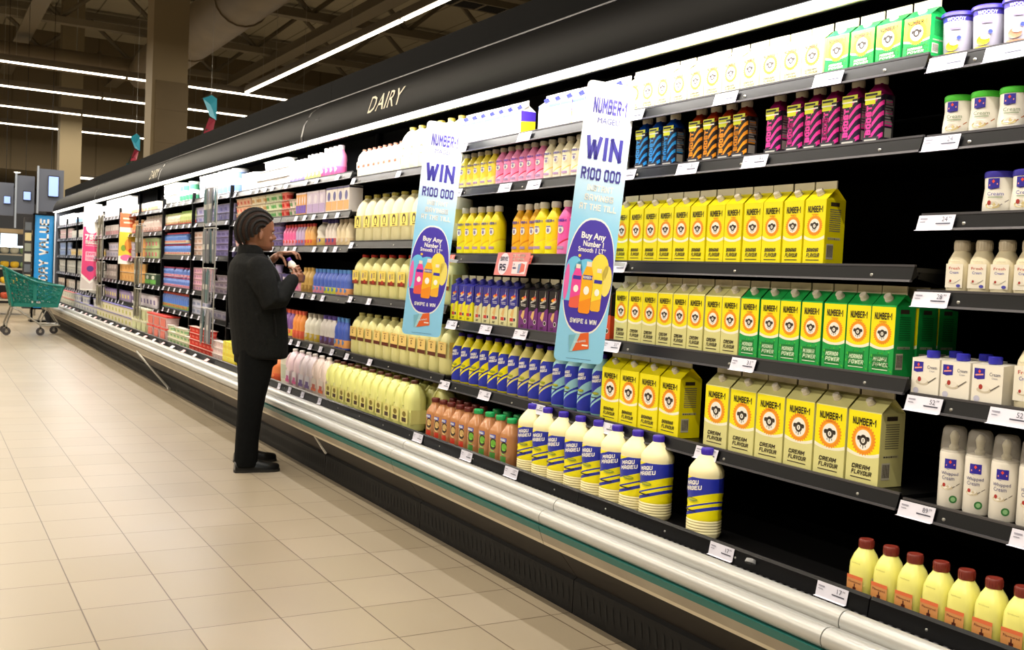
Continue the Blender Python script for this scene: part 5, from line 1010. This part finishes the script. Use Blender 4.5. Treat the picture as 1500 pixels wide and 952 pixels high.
# ================================================================== the person
SKIN = noisy('skin', '7c5038', '885940', 14, .45); CLOTH = noisy('coat_fabric', '121314', '181919', 60, .85, bump=.15, spec=.12); TROU = noisy('trouser_fabric', '090a0b', '0d0e0f', 60, .9, spec=.1)
SHOE = M('shoe_leather', '0d0d0e', .28); HAIR = noisy('hair_dark', '0c0908', '120d0b', 90, .6, bump=.4, spec=.3); SCALP = M('scalp_line', '5a3a2a', .6)
def ell(cx, cy, z, rx, ry, n=24, sq=2.3):
    out = []
    for k in range(n):
        a = 2*pi*k/n; c, s = cos(a), sin(a); q = (abs(c)**sq+abs(s)**sq)**(-1/sq); out.append((cx+rx*q*c, cy+ry*q*s, z))
    return out
def remesh(o, vox, it=3, fac=.5):
    r = o.modifiers.new('r', 'REMESH'); r.mode = 'VOXEL'; r.voxel_size = vox; r.use_smooth_shade = True
    s = o.modifiers.new('s', 'SMOOTH'); s.factor = fac; s.iterations = it
def limb(b, pts, rad, m, seg=14):
    b.tube(pts, rad, m, seg)
    for p, r in ((pts[0], rad[0]), (pts[-1], rad[-1])): b.ball(p, r, r, r, m, 12, 8)
P = empty('person', (1.86, 6.4, 0), 0, 'person in a black coat and trousers standing at the cabinets reading a bottle', 'person')
def PB(b, name, parent=P, smooth=True):
    b.v = [(x-1.86, y-6.4, z) for x, y, z in b.v]; return b.build(name, parent, smooth)
HX, HY = 1.842, 6.40
HR = [(1.372, .080, -.005, .024), (1.382, .098, -.025, .040), (1.400, .106, -.055, .052), (1.425, .104, -.080, .060), (1.450, .102, -.098, .066), (1.480, .102, -.110, .071), (1.510, .108, -.116, .0745), (1.540, .110, -.116, .075), (1.568, .100, -.110, .070), (1.592, .080, -.095, .060), (1.610, .052, -.072, .045), (1.620, .022, -.042, .024)]
def hsurf(th, z, off=0.0):
    z = max(HR[0][0], min(HR[-1][0], z))
    for a, c in zip(HR, HR[1:]):
        if a[0] <= z <= c[0]:
            f = (z-a[0])/(c[0]-a[0]); xf, xb, w = [a[i]+(c[i]-a[i])*f for i in (1, 2, 3)]; break
    cx = (xf+xb)/2; rx = (xf-xb)/2+off; ry = w+off; q = (abs(cos(th))**2.2+abs(sin(th))**2.2)**(-1/2.2)
    return Vector((HX+cx+rx*q*cos(th), HY+ry*q*sin(th), z))
YAW = Matrix.Translation((HX, HY, 0)) @ Matrix.Rotation(radians(10), 4, 'Z') @ Matrix.Translation((-HX, -HY, 0))
b = MB()
rings = [[YAW @ hsurf(2*pi*k/28, r[0]) for k in range(28)] for r in HR]; b.loft(rings, SKIN)
b.loft([[YAW @ (Vector((HX, HY, 0))+Vector(v)) for v in q] for q in (
    [(.10, .010, 1.500), (.10, -.010, 1.500), (.085, -.010, 1.500), (.085, .010, 1.500)],
    [(.118, .012, 1.478), (.118, -.012, 1.478), (.09, -.014, 1.478), (.09, .014, 1.478)],
    [(.134, .018, 1.458), (.134, -.018, 1.458), (.09, -.022, 1.458), (.09, .022, 1.458)],
    [(.122, .018, 1.446), (.122, -.018, 1.446), (.09, -.020, 1.446), (.09, .020, 1.446)])], SKIN)
for dz, rx in ((1.426, .012), (1.412, .013)): b.ball((HX+.106, HY, dz), rx, .024, .0085, SKIN, 12, 8, YAW)
b.ball((HX+.095, HY, 1.388), .016, .022, .014, SKIN, 12, 8, YAW)
for s in (1, -1):
    b.ball((HX+.092, HY+s*.030, 1.505), .016, .024, .008, SKIN, 10, 6, YAW)      # brow
    b.ball((HX+.075, HY+s*.042, 1.450), .022, .020, .018, SKIN, 10, 6, YAW)      # cheek
    b.ball((HX-.008, HY+s*.078, 1.468), .017, .009, .030, SKIN, 12, 8, YAW)      # ear
    b.ball((HX-.012, HY+s*.080, 1.447), .009, .008, .012, SKIN, 10, 6, YAW)
b.tube([(1.79, 6.40, 1.24), (1.80, 6.40, 1.33), (1.822, 6.40, 1.43)], [.062, .055, .056], SKIN, 18)
# slim torso, arms, legs inside the clothes
b.loft([ell(1.875, 6.4, .80, .11, .15), ell(1.86, 6.4, 1.0, .11, .15), ell(1.83, 6.4, 1.2, .10, .15), ell(1.81, 6.4, 1.29, .07, .12)], SKIN)
limb(b, [(1.82, 6.24, 1.26), (1.885, 6.14, 1.06), (2.02, 6.225, 1.195), (2.055, 6.25, 1.222)], [.045, .04, .027, .025], SKIN)
limb(b, [(1.86, 6.56, 1.26), (1.95, 6.62, 1.10), (1.965, 6.52, 1.30), (1.99, 6.475, 1.338)], [.045, .04, .027, .024], SKIN)
limb(b, [(1.86, 6.32, .84), (1.81, 6.27, .42), (1.785, 6.25, .07)], [.08, .05, .035], SKIN)
limb(b, [(1.88, 6.50, .84), (1.88, 6.52, .42), (1.865, 6.55, .07)], [.08, .05, .035], SKIN)
# right hand: palm under and behind the bottle base, fingers closing round it
BT, BB = Vector((2.035, 6.35, 1.338)), Vector((2.10, 6.335, 1.215)); ax = (BT-BB).normalized(); RB = .026
def around(t, ang, r): 
    c = BB+ax*t; u = ax.cross(Vector((0, 1, 0))).normalized(); v = ax.cross(u).normalized(); return c+(u*cos(ang)+v*sin(ang))*r
def finger(b, pts, r0): 
    n = len(pts); b.tube(pts, [r0*(1-.22*i/(n-1)) for i in range(n)], SKIN, 10); b.ball(pts[-1], r0*.8, r0*.8, r0*.8, SKIN, 10, 6)
pc = Vector((2.085, 6.272, 1.215))
b.loft([[Vector(v) for v in q] for q in (
    [(2.040, 6.235, 1.190), (2.060, 6.222, 1.195), (2.075, 6.240, 1.235), (2.050, 6.255, 1.235)],
    [(2.060, 6.262, 1.182), (2.096, 6.240, 1.190), (2.112, 6.262, 1.240), (2.070, 6.288, 1.245)],
    [(2.080, 6.292, 1.180), (2.122, 6.272, 1.185), (2.135, 6.290, 1.228), (2.088, 6.306, 1.240)])], SKIN)
a0 = None
def wrapf(b, t, r0, lo, hi, root, R=.036):
    pts = [root]
    for k in range(5): pts.append(around(t, lo+(hi-lo)*k/4, R))
    finger(b, pts, r0)
import math as _m
def angof(p, t):
    c = BB+ax*t; u = ax.cross(Vector((0, 1, 0))).normalized(); v = ax.cross(u).normalized(); d = p-c; return atan2(d.dot(v), d.dot(u))
for k, t in enumerate((.012, .030, .048, .066)):
    root = Vector((2.110-.006*k, 6.285, 1.190+.016*k)); al = angof(root, t); wrapf(b, t, [.0075, .0085, .009, .0085][k], al, al+[2.0, 2.3, 2.4, 2.2][k]*(1 if True else -1), root)
th = Vector((2.050, 6.262, 1.238)); al = angof(Vector((2.055, 6.295, 1.25)), .060)
finger(b, [th, Vector((2.052, 6.285, 1.262)), around(.070, al, .037), around(.084, al-.5, .036)], .0105)
# left hand: over the cap, fingers arching forward and down
b.loft([[Vector(v) for v in q] for q in (
    [(1.978, 6.485, 1.325), (1.975, 6.500, 1.352), (2.005, 6.478, 1.362), (2.005, 6.462, 1.330)],
    [(2.000, 6.450, 1.345), (1.998, 6.462, 1.375), (2.034, 6.430, 1.385), (2.032, 6.418, 1.352)],
    [(2.020, 6.412, 1.352), (2.020, 6.424, 1.378), (2.060, 6.398, 1.382), (2.058, 6.388, 1.352)])], SKIN)
for k, (rx, ry, rz) in enumerate(((2.030, 6.392, 1.368), (2.042, 6.398, 1.372), (2.053, 6.406, 1.370), (2.060, 6.416, 1.362))):
    L = [.92, 1.08, 1.0, .82][k]
    p0 = Vector((rx, ry, rz)); p1 = p0+Vector((.034, -.020+.004*k, .006))*L; p2 = p1+Vector((.028, -.012, -.016))*L; p3 = p2+Vector((.008, -.008, -.026))*L
    finger(b, [p0-Vector((.015, -.01, 0)), p0, p1, p2, p3], [.0088, .009, .0086, .0075][k])
finger(b, [Vector((2.005, 6.440, 1.345)), Vector((2.018, 6.400, 1.335)), around(.118, angof(Vector((2.01, 6.38, 1.32)), .118), .036), around(.100, angof(Vector((2.01, 6.36, 1.31)), .100), .035)], .0100)
o = PB(b, 'body'); remesh(o, .0042, 3)
# hair: cap over the skull with cornrows running back to the nape
def hp(phi, a, off=0.0):
    d = Vector((cos(a)*cos(phi), sin(phi), sin(a)*cos(phi))); rx, ry, rz = (.113 if d.x > 0 else .121)+off, .079+off, .124+off
    k = 1/sqrt((d.x/rx)**2+(d.y/ry)**2+(d.z/rz)**2); return YAW @ (Vector((HX-.006, HY, 1.499))+d*k)
b = MB(); NA, NP = 26, 22; V = []; F = []
for off in (.0115, -.004):
    for i_ in range(NP+1):
        phi = -1.40+2.80*i_/NP; a0_ = radians(38)+.35*(abs(phi)/1.4)**2
        for j_ in range(NA+1): V.append(hp(phi, a0_+(radians(222-10*abs(phi))-a0_)*j_/NA, off))
n1 = (NP+1)*(NA+1)
for i_ in range(NP):
    for j_ in range(NA):
        q = i_*(NA+1)+j_; F += [(q, q+NA+1, q+NA+2, q+1), (n1+q, n1+q+1, n1+q+NA+2, n1+q+NA+1)]
for i_ in range(NP):
    for j_ in (0, NA): q = i_*(NA+1)+j_; F.append((q, q+NA+1, n1+q+NA+1, n1+q))
b.add(V, F, noisy('hair_cap', '2e1f18', '221712', 80, .8, spec=.2)); hair = PB(b, 'hair')
for k in range(9):
    phi = -1.24+.31*k; a0_ = radians(37)+.35*(abs(phi)/1.4)**2; a1_ = radians(226-8*abs(phi)); b = MB(); path = []
    for j_ in range(34): path.append(hp(phi*(1-.12*(j_/33)**2), a0_+(a1_-a0_)*j_/33, .0125))
    b.tube(path, [.0085+.0016*(i_ % 2) for i_ in range(34)], HAIR, 8); PB(b, 'braid', hair)
b = MB(); 
for s in (1, -1): b.ball((HX+.087, HY+s*.033, 1.487), .010, .012, .008, M('eye_white', 'b8aca0', .4), 12, 8, YAW)
for s in (1, -1): b.ball((HX+.094, HY+s*.034, 1.487), .0045, .006, .006, BLACKM, 10, 6, YAW)
PB(b, 'eyes')
# coat
b = MB()
b.loft([ell(1.893, 6.4, .700, .150, .205), ell(1.893, 6.4, .715, .163, .218), ell(1.882, 6.4, .85, .170, .222), ell(1.865, 6.4, 1.0, .172, .218), ell(1.850, 6.4, 1.12, .166, .218), ell(1.832, 6.4, 1.22, .150, .215), ell(1.818, 6.4, 1.285, .125, .195), ell(1.812, 6.4, 1.325, .098, .140), ell(1.812, 6.4, 1.352, .080, .092)], CLOTH)
limb(b, [(1.818, 6.225, 1.265), (1.84, 6.17, 1.17), (1.872, 6.135, 1.055), (1.93, 6.155, 1.075), (1.99, 6.20, 1.155), (2.026, 6.228, 1.196)], [.078, .074, .068, .060, .050, .044], CLOTH)
limb(b, [(1.838, 6.575, 1.265), (1.90, 6.63, 1.17), (1.955, 6.645, 1.09), (1.965, 6.59, 1.20), (1.968, 6.525, 1.298)], [.076, .070, .062, .052, .044], CLOTH)
for (p, q, r) in (((1.885, 6.10, 1.10), (1.955, 6.13, 1.10), .012), ((1.88, 6.09, 1.075), (1.94, 6.115, 1.06), .012), ((1.95, 6.13, 1.135), (1.99, 6.17, 1.125), .010), ((1.80, 6.19, .98), (1.86, 6.18, .80), .008), ((1.74, 6.22, 1.20), (1.79, 6.16, 1.10), .010)): b.tube([p, q], r, CLOTH, 8)
coat = PB(b, 'coat'); remesh(coat, .009, 4)
b = MB()
for zc, r1, r2, cx in ((1.335, .088, .098, 1.812), (1.37, .080, .086, 1.815), (1.398, .075, .080, 1.818)): pass
def collar(zo, ro):
    ring = []
    for k in range(28):
        a = 2*pi*k/28; front = max(0, cos(a)); ring.append((1.812+(.078+ro)*cos(a), 6.4+(.080+ro)*sin(a), zo-.055*front**2))
    return ring
b.loft([collar(1.33, .012), collar(1.375, .004), collar(1.405, 0), collar(1.405, -.008), collar(1.37, -.006), collar(1.33, .0)], CLOTH); PB(b, 'collar', coat)
b = MB(); b.tube([(1.893, 6.315, 1.345), (1.915, 6.30, 1.30), (1.96, 6.30, 1.24)], .0035, M('zip_grey', '8c949c', .3, .6), 6); PB(b, 'zip', coat)
b = MB(); b.tube([(1.905, 6.178, .985), (1.915, 6.176, .92), (1.922, 6.178, .85)], .004, BLACKM, 6); b.tube([(1.896, 6.176, .985), (1.906, 6.174, .92), (1.913, 6.176, .85)], .003, CLOTH, 6); PB(b, 'pocket', coat)
# trousers
b = MB()
b.loft([ell(1.865, 6.4, .66, .125, .185), ell(1.865, 6.4, .82, .130, .19), ell(1.86, 6.4, .92, .13, .17)], TROU)
def leg(pts): b.loft([ell(cx, cy, z, rx, ry, 20) for cx, cy, z, rx, ry in pts], TROU)
leg([(1.782, 6.25, .030, .070, .062), (1.784, 6.25, .10, .071, .064), (1.788, 6.255, .22, .071, .066), (1.800, 6.265, .36, .076, .072), (1.815, 6.28, .48, .086, .082), (1.835, 6.30, .60, .100, .094), (1.85, 6.32, .76, .112, .10)])
leg([(1.865, 6.55, .035, .068, .060), (1.868, 6.545, .12, .070, .064), (1.872, 6.53, .26, .070, .068), (1.878, 6.52, .42, .078, .078), (1.88, 6.51, .60, .095, .09), (1.88, 6.49, .76, .11, .10)])
for (p, q) in (((1.84, 6.205, .14), (1.74, 6.20, .10)), ((1.845, 6.21, .18), (1.76, 6.195, .15)), ((1.85, 6.22, .44), (1.78, 6.20, .40))): b.tube([p, q], .007, TROU, 8)
tr = PB(b, 'trousers'); remesh(tr, .009, 3)
# shoes
def shoe(x0, y0, yaw):
    T = Matrix.Translation((x0, y0, 0)) @ Matrix.Rotation(yaw, 4, 'Z')
    b = MB(); R = []
    for x, w, h in ((0, .024, .055), (.012, .033, .066), (.05, .036, .075), (.10, .036, .078), (.15, .042, .062), (.20, .047, .048), (.24, .043, .042), (.265, .030, .036), (.276, .015, .028)):
        R.append([T @ Vector((x, w*c, max(.010, .012+h*max(0, s)))) for c, s in [(cos(2*pi*k/16), sin(2*pi*k/16)) for k in range(16)]])
    b.loft(R, SHOE); sh = PB(b, 'shoe')
    b = MB(); pts = [(-.004, .0), (.0, .028), (.05, .038), (.12, .037), (.19, .049), (.245, .045), (.275, .025), (.283, 0)]; pts = pts+[(x, -y) for x, y in pts[::-1][1:-1]]
    b.loft([[T @ Vector((x, y, z)) for x, y in pts] for z in (.0, .016)], M('shoe_sole', '141312', .6)); PB(b, 'sole', sh, False)
    for k in range(4):
        b = MB(); b.tube([T @ Vector((.105+.016*k, s, .088-.011*k+.004*(1-(s/.026)**2))) for s in (-.026, -.012, 0, .012, .026)], .0028, M('lace_black', '202022', .6), 6); PB(b, 'lace', sh)
shoe(1.712, 6.245, -.06); shoe(1.795, 6.56, .02)
# the bottle being read
q = ax.to_track_quat('Z', 'Y').to_matrix().to_4x4()
t = bottle('drink_bottle', [(.023, 0), (.0255, .005), (.0255, .085), (.022, .10), (.012, .116), (.0115, .122)], H('ece6e0'), H('5a34a0'), .118, .0135, .020, ([(.0255, .03), (.0255, .085)], bands('held_label', [(0, 'e8a050'), (.4, 'f2ece4'), (.75, 'e8dcc8')], .03, .085, .3)))
t.matrix_world = Matrix.Translation(BB) @ q; tag(t, 'small white drink bottle with purple cap held by the person', 'bottle')
# ================================================================== shopping cart
CT = M('cart_teal', '0f7468', .4); CM = M('cart_metal', 'a8a49a', .3, .8)
t = empty('shopping_cart', (1.62, 18.1, 0), 0, 'teal plastic shopping cart on silver frame at the far aisle end', 'shopping cart')
def CP(b, name, parent=t, smooth=False): return b.build(name, parent, smooth)
# basket corners: (x, z top, z bottom), handle end left
def wallgrid(p00, p10, p11, p01, nu, nv):
    b = MB(); p00, p10, p11, p01 = map(Vector, (p00, p10, p11, p01)); V = []
    for j in range(nv+1):
        for i in range(nu+1):
            u, v = i/nu, j/nv; V.append((p00*(1-u)+p10*u)*(1-v)+(p01*(1-u)+p11*u)*v)
    F = []
    for j in range(nv):
        for i in range(nu):
            a = j*(nu+1)+i
            if (i+j) % 2: F += [(a, a+1, a+nu+2), (a, a+nu+2, a+nu+1)]
            else: F += [(a, a+1, a+nu+1), (a+1, a+nu+2, a+nu+1)]
    b.add(V, F, CT); o = CP(b, 'basket_side'); w = o.modifiers.new('w', 'WIREFRAME'); w.thickness = .014; w.use_replace = True
tl, tr_, bl, br_ = (-.43, 1.06), (.42, .80), (-.31, .50), (.33, .47)
for yy in (-.27, .27): wallgrid((bl[0], yy*.85, bl[1]), (br_[0], yy*.85, br_[1]), (tr_[0], yy, tr_[1]), (tl[0], yy, tl[1]-.02), 15, 9)
wallgrid((br_[0], -.23, br_[1]), (br_[0], .23, br_[1]), (tr_[0], .27, tr_[1]), (tr_[0], -.27, tr_[1]), 9, 7)
wallgrid((bl[0], -.23, bl[1]), (bl[0], .23, bl[1]), (tl[0], .27, tl[1]), (tl[0], -.27, tl[1]), 9, 9)
wallgrid((bl[0], -.23, bl[1]), (br_[0], -.23, br_[1]), (br_[0], .23, br_[1]), (bl[0], .23, bl[1]), 12, 8)
b = MB()
mid = (0.0, .86)
for yy in (-.275, .275): b.tube([(tl[0], yy, tl[1]), (-.25, yy, .97), (mid[0], yy, mid[1]), (.2, yy, .82), (tr_[0], yy, tr_[1])], .017, CT, 8)
b.tube([(tr_[0], -.275, tr_[1]), (tr_[0], .275, tr_[1])], .017, CT, 8); b.tube([(tl[0], -.275, tl[1]), (tl[0], .275, tl[1])], .018, CT, 8)
b.box(bl[0]-.02, br_[0]+.01, -.24, -.215, .455, .51, CT); b.box(bl[0]-.02, br_[0]+.01, .215, .24, .455, .51, CT); b.box(-.02, .03, -.262, -.24, .48, .85, CT)
for x, z0, z1, dx in ((bl[0], .47, 1.05, -.11), (br_[0], .46, .80, .085)):
    for s in (-1, 1): b.tube([(x, s*.235, z0), (x+dx, s*.272, z1)], .02, CT, 8)
CP(b, 'basket_rim', smooth=True)
b = MB(); b.tube([(-.45, -.26, 1.07), (-.47, -.2, 1.08), (-.47, .2, 1.08), (-.45, .26, 1.07)], .016, M('cart_handle', '1c6a5c', .4), 10); CP(b, 'handle', smooth=True)
b = MB(); b.text('XTRA', .02, .535, .13, .035, -.262, WHITE, bold=.02); CP(b, 'lettering')
b = MB()
for s in (-1, 1):
    b.tube([(-.41, s*.25, 1.02), (-.30, s*.22, .46), (-.40, s*.24, .16)], .014, CM, 8)
    b.tube([(-.30, s*.22, .44), (-.22, s*.22, .40), (.12, s*.22, .16), (.38, s*.2, .17), (.34, s*.2, .24), (.20, s*.2, .46), (.10, s*.2, .22)], .014, CM, 8)
b.tube([(.38, -.2, .17), (.38, .2, .17)], .014, CM, 8); b.tube([(-.22, -.22, .40), (-.22, .22, .40)], .014, CM, 8); CP(b, 'frame', smooth=True)
b = MB()   # folded child seat
for k in range(7): b.tube([(-.36+.012*k, -.22+.073*k, .98-.004*k), (-.16, -.22+.073*k, .62)], .005, CM, 5)
b.box(-.30, -.10, -.22, .22, .93, .95, M('seat_grey', '8a8f94', .5)); b.box(-.11, -.09, -.22, .22, .68, .95, M('seat_grey')); CP(b, 'child_seat')
for sx, sy in ((-.39, -.24), (-.39, .24), (.10, -.21), (.34, .20)):
    b = MB(); b.tube([(sx, sy-.014, .065), (sx, sy+.014, .065)], .063, M('wheel_rubber', '3a3638', .7), 18); w = CP(b, 'wheel', smooth=True)
    b = MB(); b.tube([(sx, sy-.018, .065), (sx, sy+.018, .065)], .022, CM, 12); CP(b, 'hub', w, True)
    b = MB(); b.box(sx-.015, sx+.015, sy-.022, sy+.022, .10, .17, CM); b.box(sx-.012, sx+.012, sy-.022, sy-.016, .05, .14, CM); b.box(sx-.012, sx+.012, sy+.016, sy+.022, .05, .14, CM); CP(b, 'caster_fork')
# ================================================================== blue sign stand
t = empty('sign_stand', (2.10, 21.62, 0), 0, 'tall blue sign stand with white sideways lettering beside the last cabinet', 'sign stand')
b = MB(); 
for x0, x1 in ((-.20, -.165), (.165, .20)): b.box(x0, x1, -.02, .03, .0, 2.08, BLACK)
b.box(-.20, .20, -.02, .03, 2.05, 2.08, BLACK); b.box(-.20, .20, -.02, .03, .24, .27, BLACK); b.build('frame', t, smooth=False)
b = MB(); b.box(-.165, .165, -.01, .02, .27, 2.05, H('1690dc', .4)); b.build('sign_panel', t, smooth=False)
b = MB(); b.text('PAYDAY VALUE', .0, 1.17, 1.62, .165, -.0115, WHITE, rot=pi/2, bold=.034); b.build('lettering', t, smooth=False)
b = MB(); b.box(-.22, .22, -.12, .25, 0, .03, BLACK); b.build('base', t, smooth=False)
b = MB(); b.box(-.34, -.21, .03, .30, .25, 2.0, M('side_rack', '2a2a2e', .6))
for k in range(8): b.box(-.33, -.22, .02, .03, .35+.2*k, .50+.2*k, H(['c8c8b8', '8a9080', 'd8c890', '606870'][k % 4]))
b.build('side_shelf', t, smooth=False)
# ================================================================== fresh produce area at far left
t = empty('produce_stand', (.7, 24.2, 0), 0, 'open produce stand with tiered shelves below a beige canopy', 'produce stand')
PM = M('stand_frame', '6a6458', .6); b = MB()
for x in (-1.9, -.6, .6, 1.45): 
    for y in (-.35, .45): b.box(x, x+.04, y, y+.04, 0, 1.75, PM)
b.build('frame', t, smooth=False)
for k, z in enumerate((.30, .62, .95, 1.25)): b = MB(); b.box(-1.9, 1.49, -.38+.1*k, .49, z, z+.03, M('stand_shelf', 'b8b0a0', .5)); b.build('shelf', t, smooth=False)
b = MB(); b.box(-2.1, 1.6, -.55, .6, 1.72, 1.80, M('stand_canopy', 'a08c6c', .6)); b.build('canopy', t, smooth=False)
PRC = [('1', 'd8d8c8', 'cauliflower', 'pale produce head'), ('2', '8aa878', 'cabbage', 'green produce head'), ('3', 'e0b828', 'melon', 'yellow round fruit'), ('4', 'b84a2c', 'pepper', 'red round produce'), ('5', '6a8a48', 'lettuce', 'leafy green head')]
for k, z in enumerate((.33, .65, .98, 1.28)):
    for j in range(13):
        if not (.9-.0 < .7+(-1.0+.19*j) < 2.3): continue
        c = PRC[[3, 2, 2, 0][k] if j % 3 else [4, 3, 1, 1][k]]; b = MB(); b.ball((0, 0, .075), .085, .08, .075, noisy('produce_'+c[0], c[1], c[1], 12, .5, bump=.5), 12, 8)
        for a in range(4): b.ball((.04*cos(a*1.6), .04*sin(a*1.6), .10), .045, .045, .045, M('produce_'+c[0]), 8, 6)
        o = b.build(c[2]); o.location = (.7-1.0+.19*j, 24.2-.25+.1*k, z); tag(o, '%s on %s tier of the far produce stand, %s from left' % (c[3], ['lowest', 'second', 'third', 'top'][k], ORD[j-6]), 'produce', 'produce on the far stand')
for k, (x, w, z0, z1, y) in enumerate(((1.55, .30, 2.07, 2.74, 23.6), (1.90, .34, 2.12, 2.90, 23.4), (2.36, .48, 2.19, 3.06, 23.2))):
    t = empty('menu_screen_board', (x, y, z0), 0, ['leftmost narrow', 'middle', 'rightmost large'][k]+' grey overhead menu panel with small screen in the distance', 'menu panel')
    b = MB(); b.box(-w/2, w/2, 0, .06, 0, z1-z0, M('panel_bluegrey', '5a6070', .5)); b.build('panel', t, smooth=False)
    b = MB(); b.box(-w/2-.02, -w/2+.01, -.02, .08, -.3, z1-z0+.05, M('panel_post', '9aa4b4', .5)); b.build('post', t, smooth=False)
    b = MB(); b.box(-w*.12, w*.30, -.03, 0, (z1-z0)*.35, (z1-z0)*(.6 if k < 2 else .85), BLACKM); s = b.build('screen', t, smooth=False)
    b = MB(); b.box(-w*.10, w*.28, -.034, -.03, (z1-z0)*.37, (z1-z0)*(.58 if k < 2 else .83), M('screen_glow', '8aa4e0', .5, emit=1.0)); b.build('display', s, smooth=False)
    b = MB(); b.tube([(0, .03, z1-z0), (0, .03, 8.3-z0)], .005, BLACKM, 5); b.build('suspension_rod', t)
t = empty('deli_counter', (1.3, 29.5, 0), 0, 'dark deli counter with lit glass front far behind the produce', 'counter')
b = MB(); b.box(-3.2, 1.6, 0, .8, 0, 1.0, BLACKM); b.build('counter_base', t, smooth=False)
b = MB(); b.box(-3.2, 1.6, .1, .7, 1.0, 1.45, M('deli_glass', '40484c', .1)); b.build('glass_case', t, smooth=False)
b = MB(); b.box(-3.2, 1.6, .05, .12, 1.45, 1.50, M('lit_edge', 'dfeaf4', .5, emit=1.2)); b.build('lit_edge', t, smooth=False)
b = MB(); b.box(-3.3, 1.7, .9, 1.0, 0, 2.65, M('deli_back', '15161c', .7)); b.build('back_wall', t, smooth=False)
b = MB(); b.box(-.2, .1, .86, .9, 1.7, 2.0, H('7a1c20')); b.box(.6, 1.0, .86, .9, 1.5, 1.9, M('lit_box', 'c8d8e8', .5, emit=1.2)); b.build('signs', t, smooth=False)
for q, (x, y) in enumerate(((2.75, 37), (4.1, 37.2))):
    t = empty('downlight', (x, y, 3.93), 0, ['small round downlight in the far soffit at upper left', 'downlight in the far soffit beside the far column'][q], 'downlight')
    b = MB(); b.lathe([(.13, 0), (.13, .02)], 16, m=WHITE); b.build('trim_ring', t)
    b = MB(); b.lathe([(.09, -.006), (.09, .0)], 16, m=M('downlight_glow', 'fff4e0', .5, emit=8)); b.build('lamp_disc', t)
t = empty('hanging_lamp', (4.7, 36.8, 3.88), 0, 'short white linear lamp under the far soffit beside the column', 'ceiling lamp')
b = MB(); b.box(-.75, .75, -.05, .05, .0, .06, M('far_tube', 'fff6e8', .5, emit=3)); b.build('light_tube', t, smooth=False)
b = MB(); b.box(-.75, .75, -.06, .06, .06, .08, WHITE); b.build('housing', t, smooth=False)
# ================================================================== hanging paper kites above the canopy
def garland(x, y, zt, n, label, sc=1):
    t = empty('paper_garland', (x, y, zt), 0, label, 'hanging decoration')
    b = MB(); b.tube([(0, 0, 0), (0, 0, 8.4-zt)], .0018, STEELW, 4); b.build('cord', t)
    b = MB(); b.add([(-.10*sc, 0, -.02), (.0, -.03, .04), (.07*sc, 0, -.0), (.075*sc, .02, -.26*sc), (-.02, -.02, -.22*sc), (.0, .03, -.1)], [(0, 1, 5), (1, 2, 5), (0, 5, 4), (5, 2, 3), (5, 3, 4)], H('38b0d0')); b.build('paper_head', t, smooth=False)
    for k in range(n):
        b = MB(); c = ['a83a50', '4a5a4c', '2c7a90', '9a8a80', '88483c'][k % 5]; x0 = -.02-.09*sc*k*.7; z0 = -.24*sc-.13*sc*k
        b.add([(x0, 0, z0), (x0+.08*sc, .02, z0-.02), (x0+.04*sc, -.02, z0-.20*sc), (x0-.07*sc, 0, z0-.22*sc), (x0, .04, z0-.1*sc)], [(0, 1, 4), (1, 2, 4), (2, 3, 4), (3, 0, 4)], H(c)); b.build('paper_tail', t, smooth=False)
garland(3.83, 16, 3.80, 5, 'blue headed paper fish garland hanging above the canopy right of the column', 1.25)
garland(2.76, 16, 3.10, 3, 'small blue paper garland hanging left of the brown column', .8)
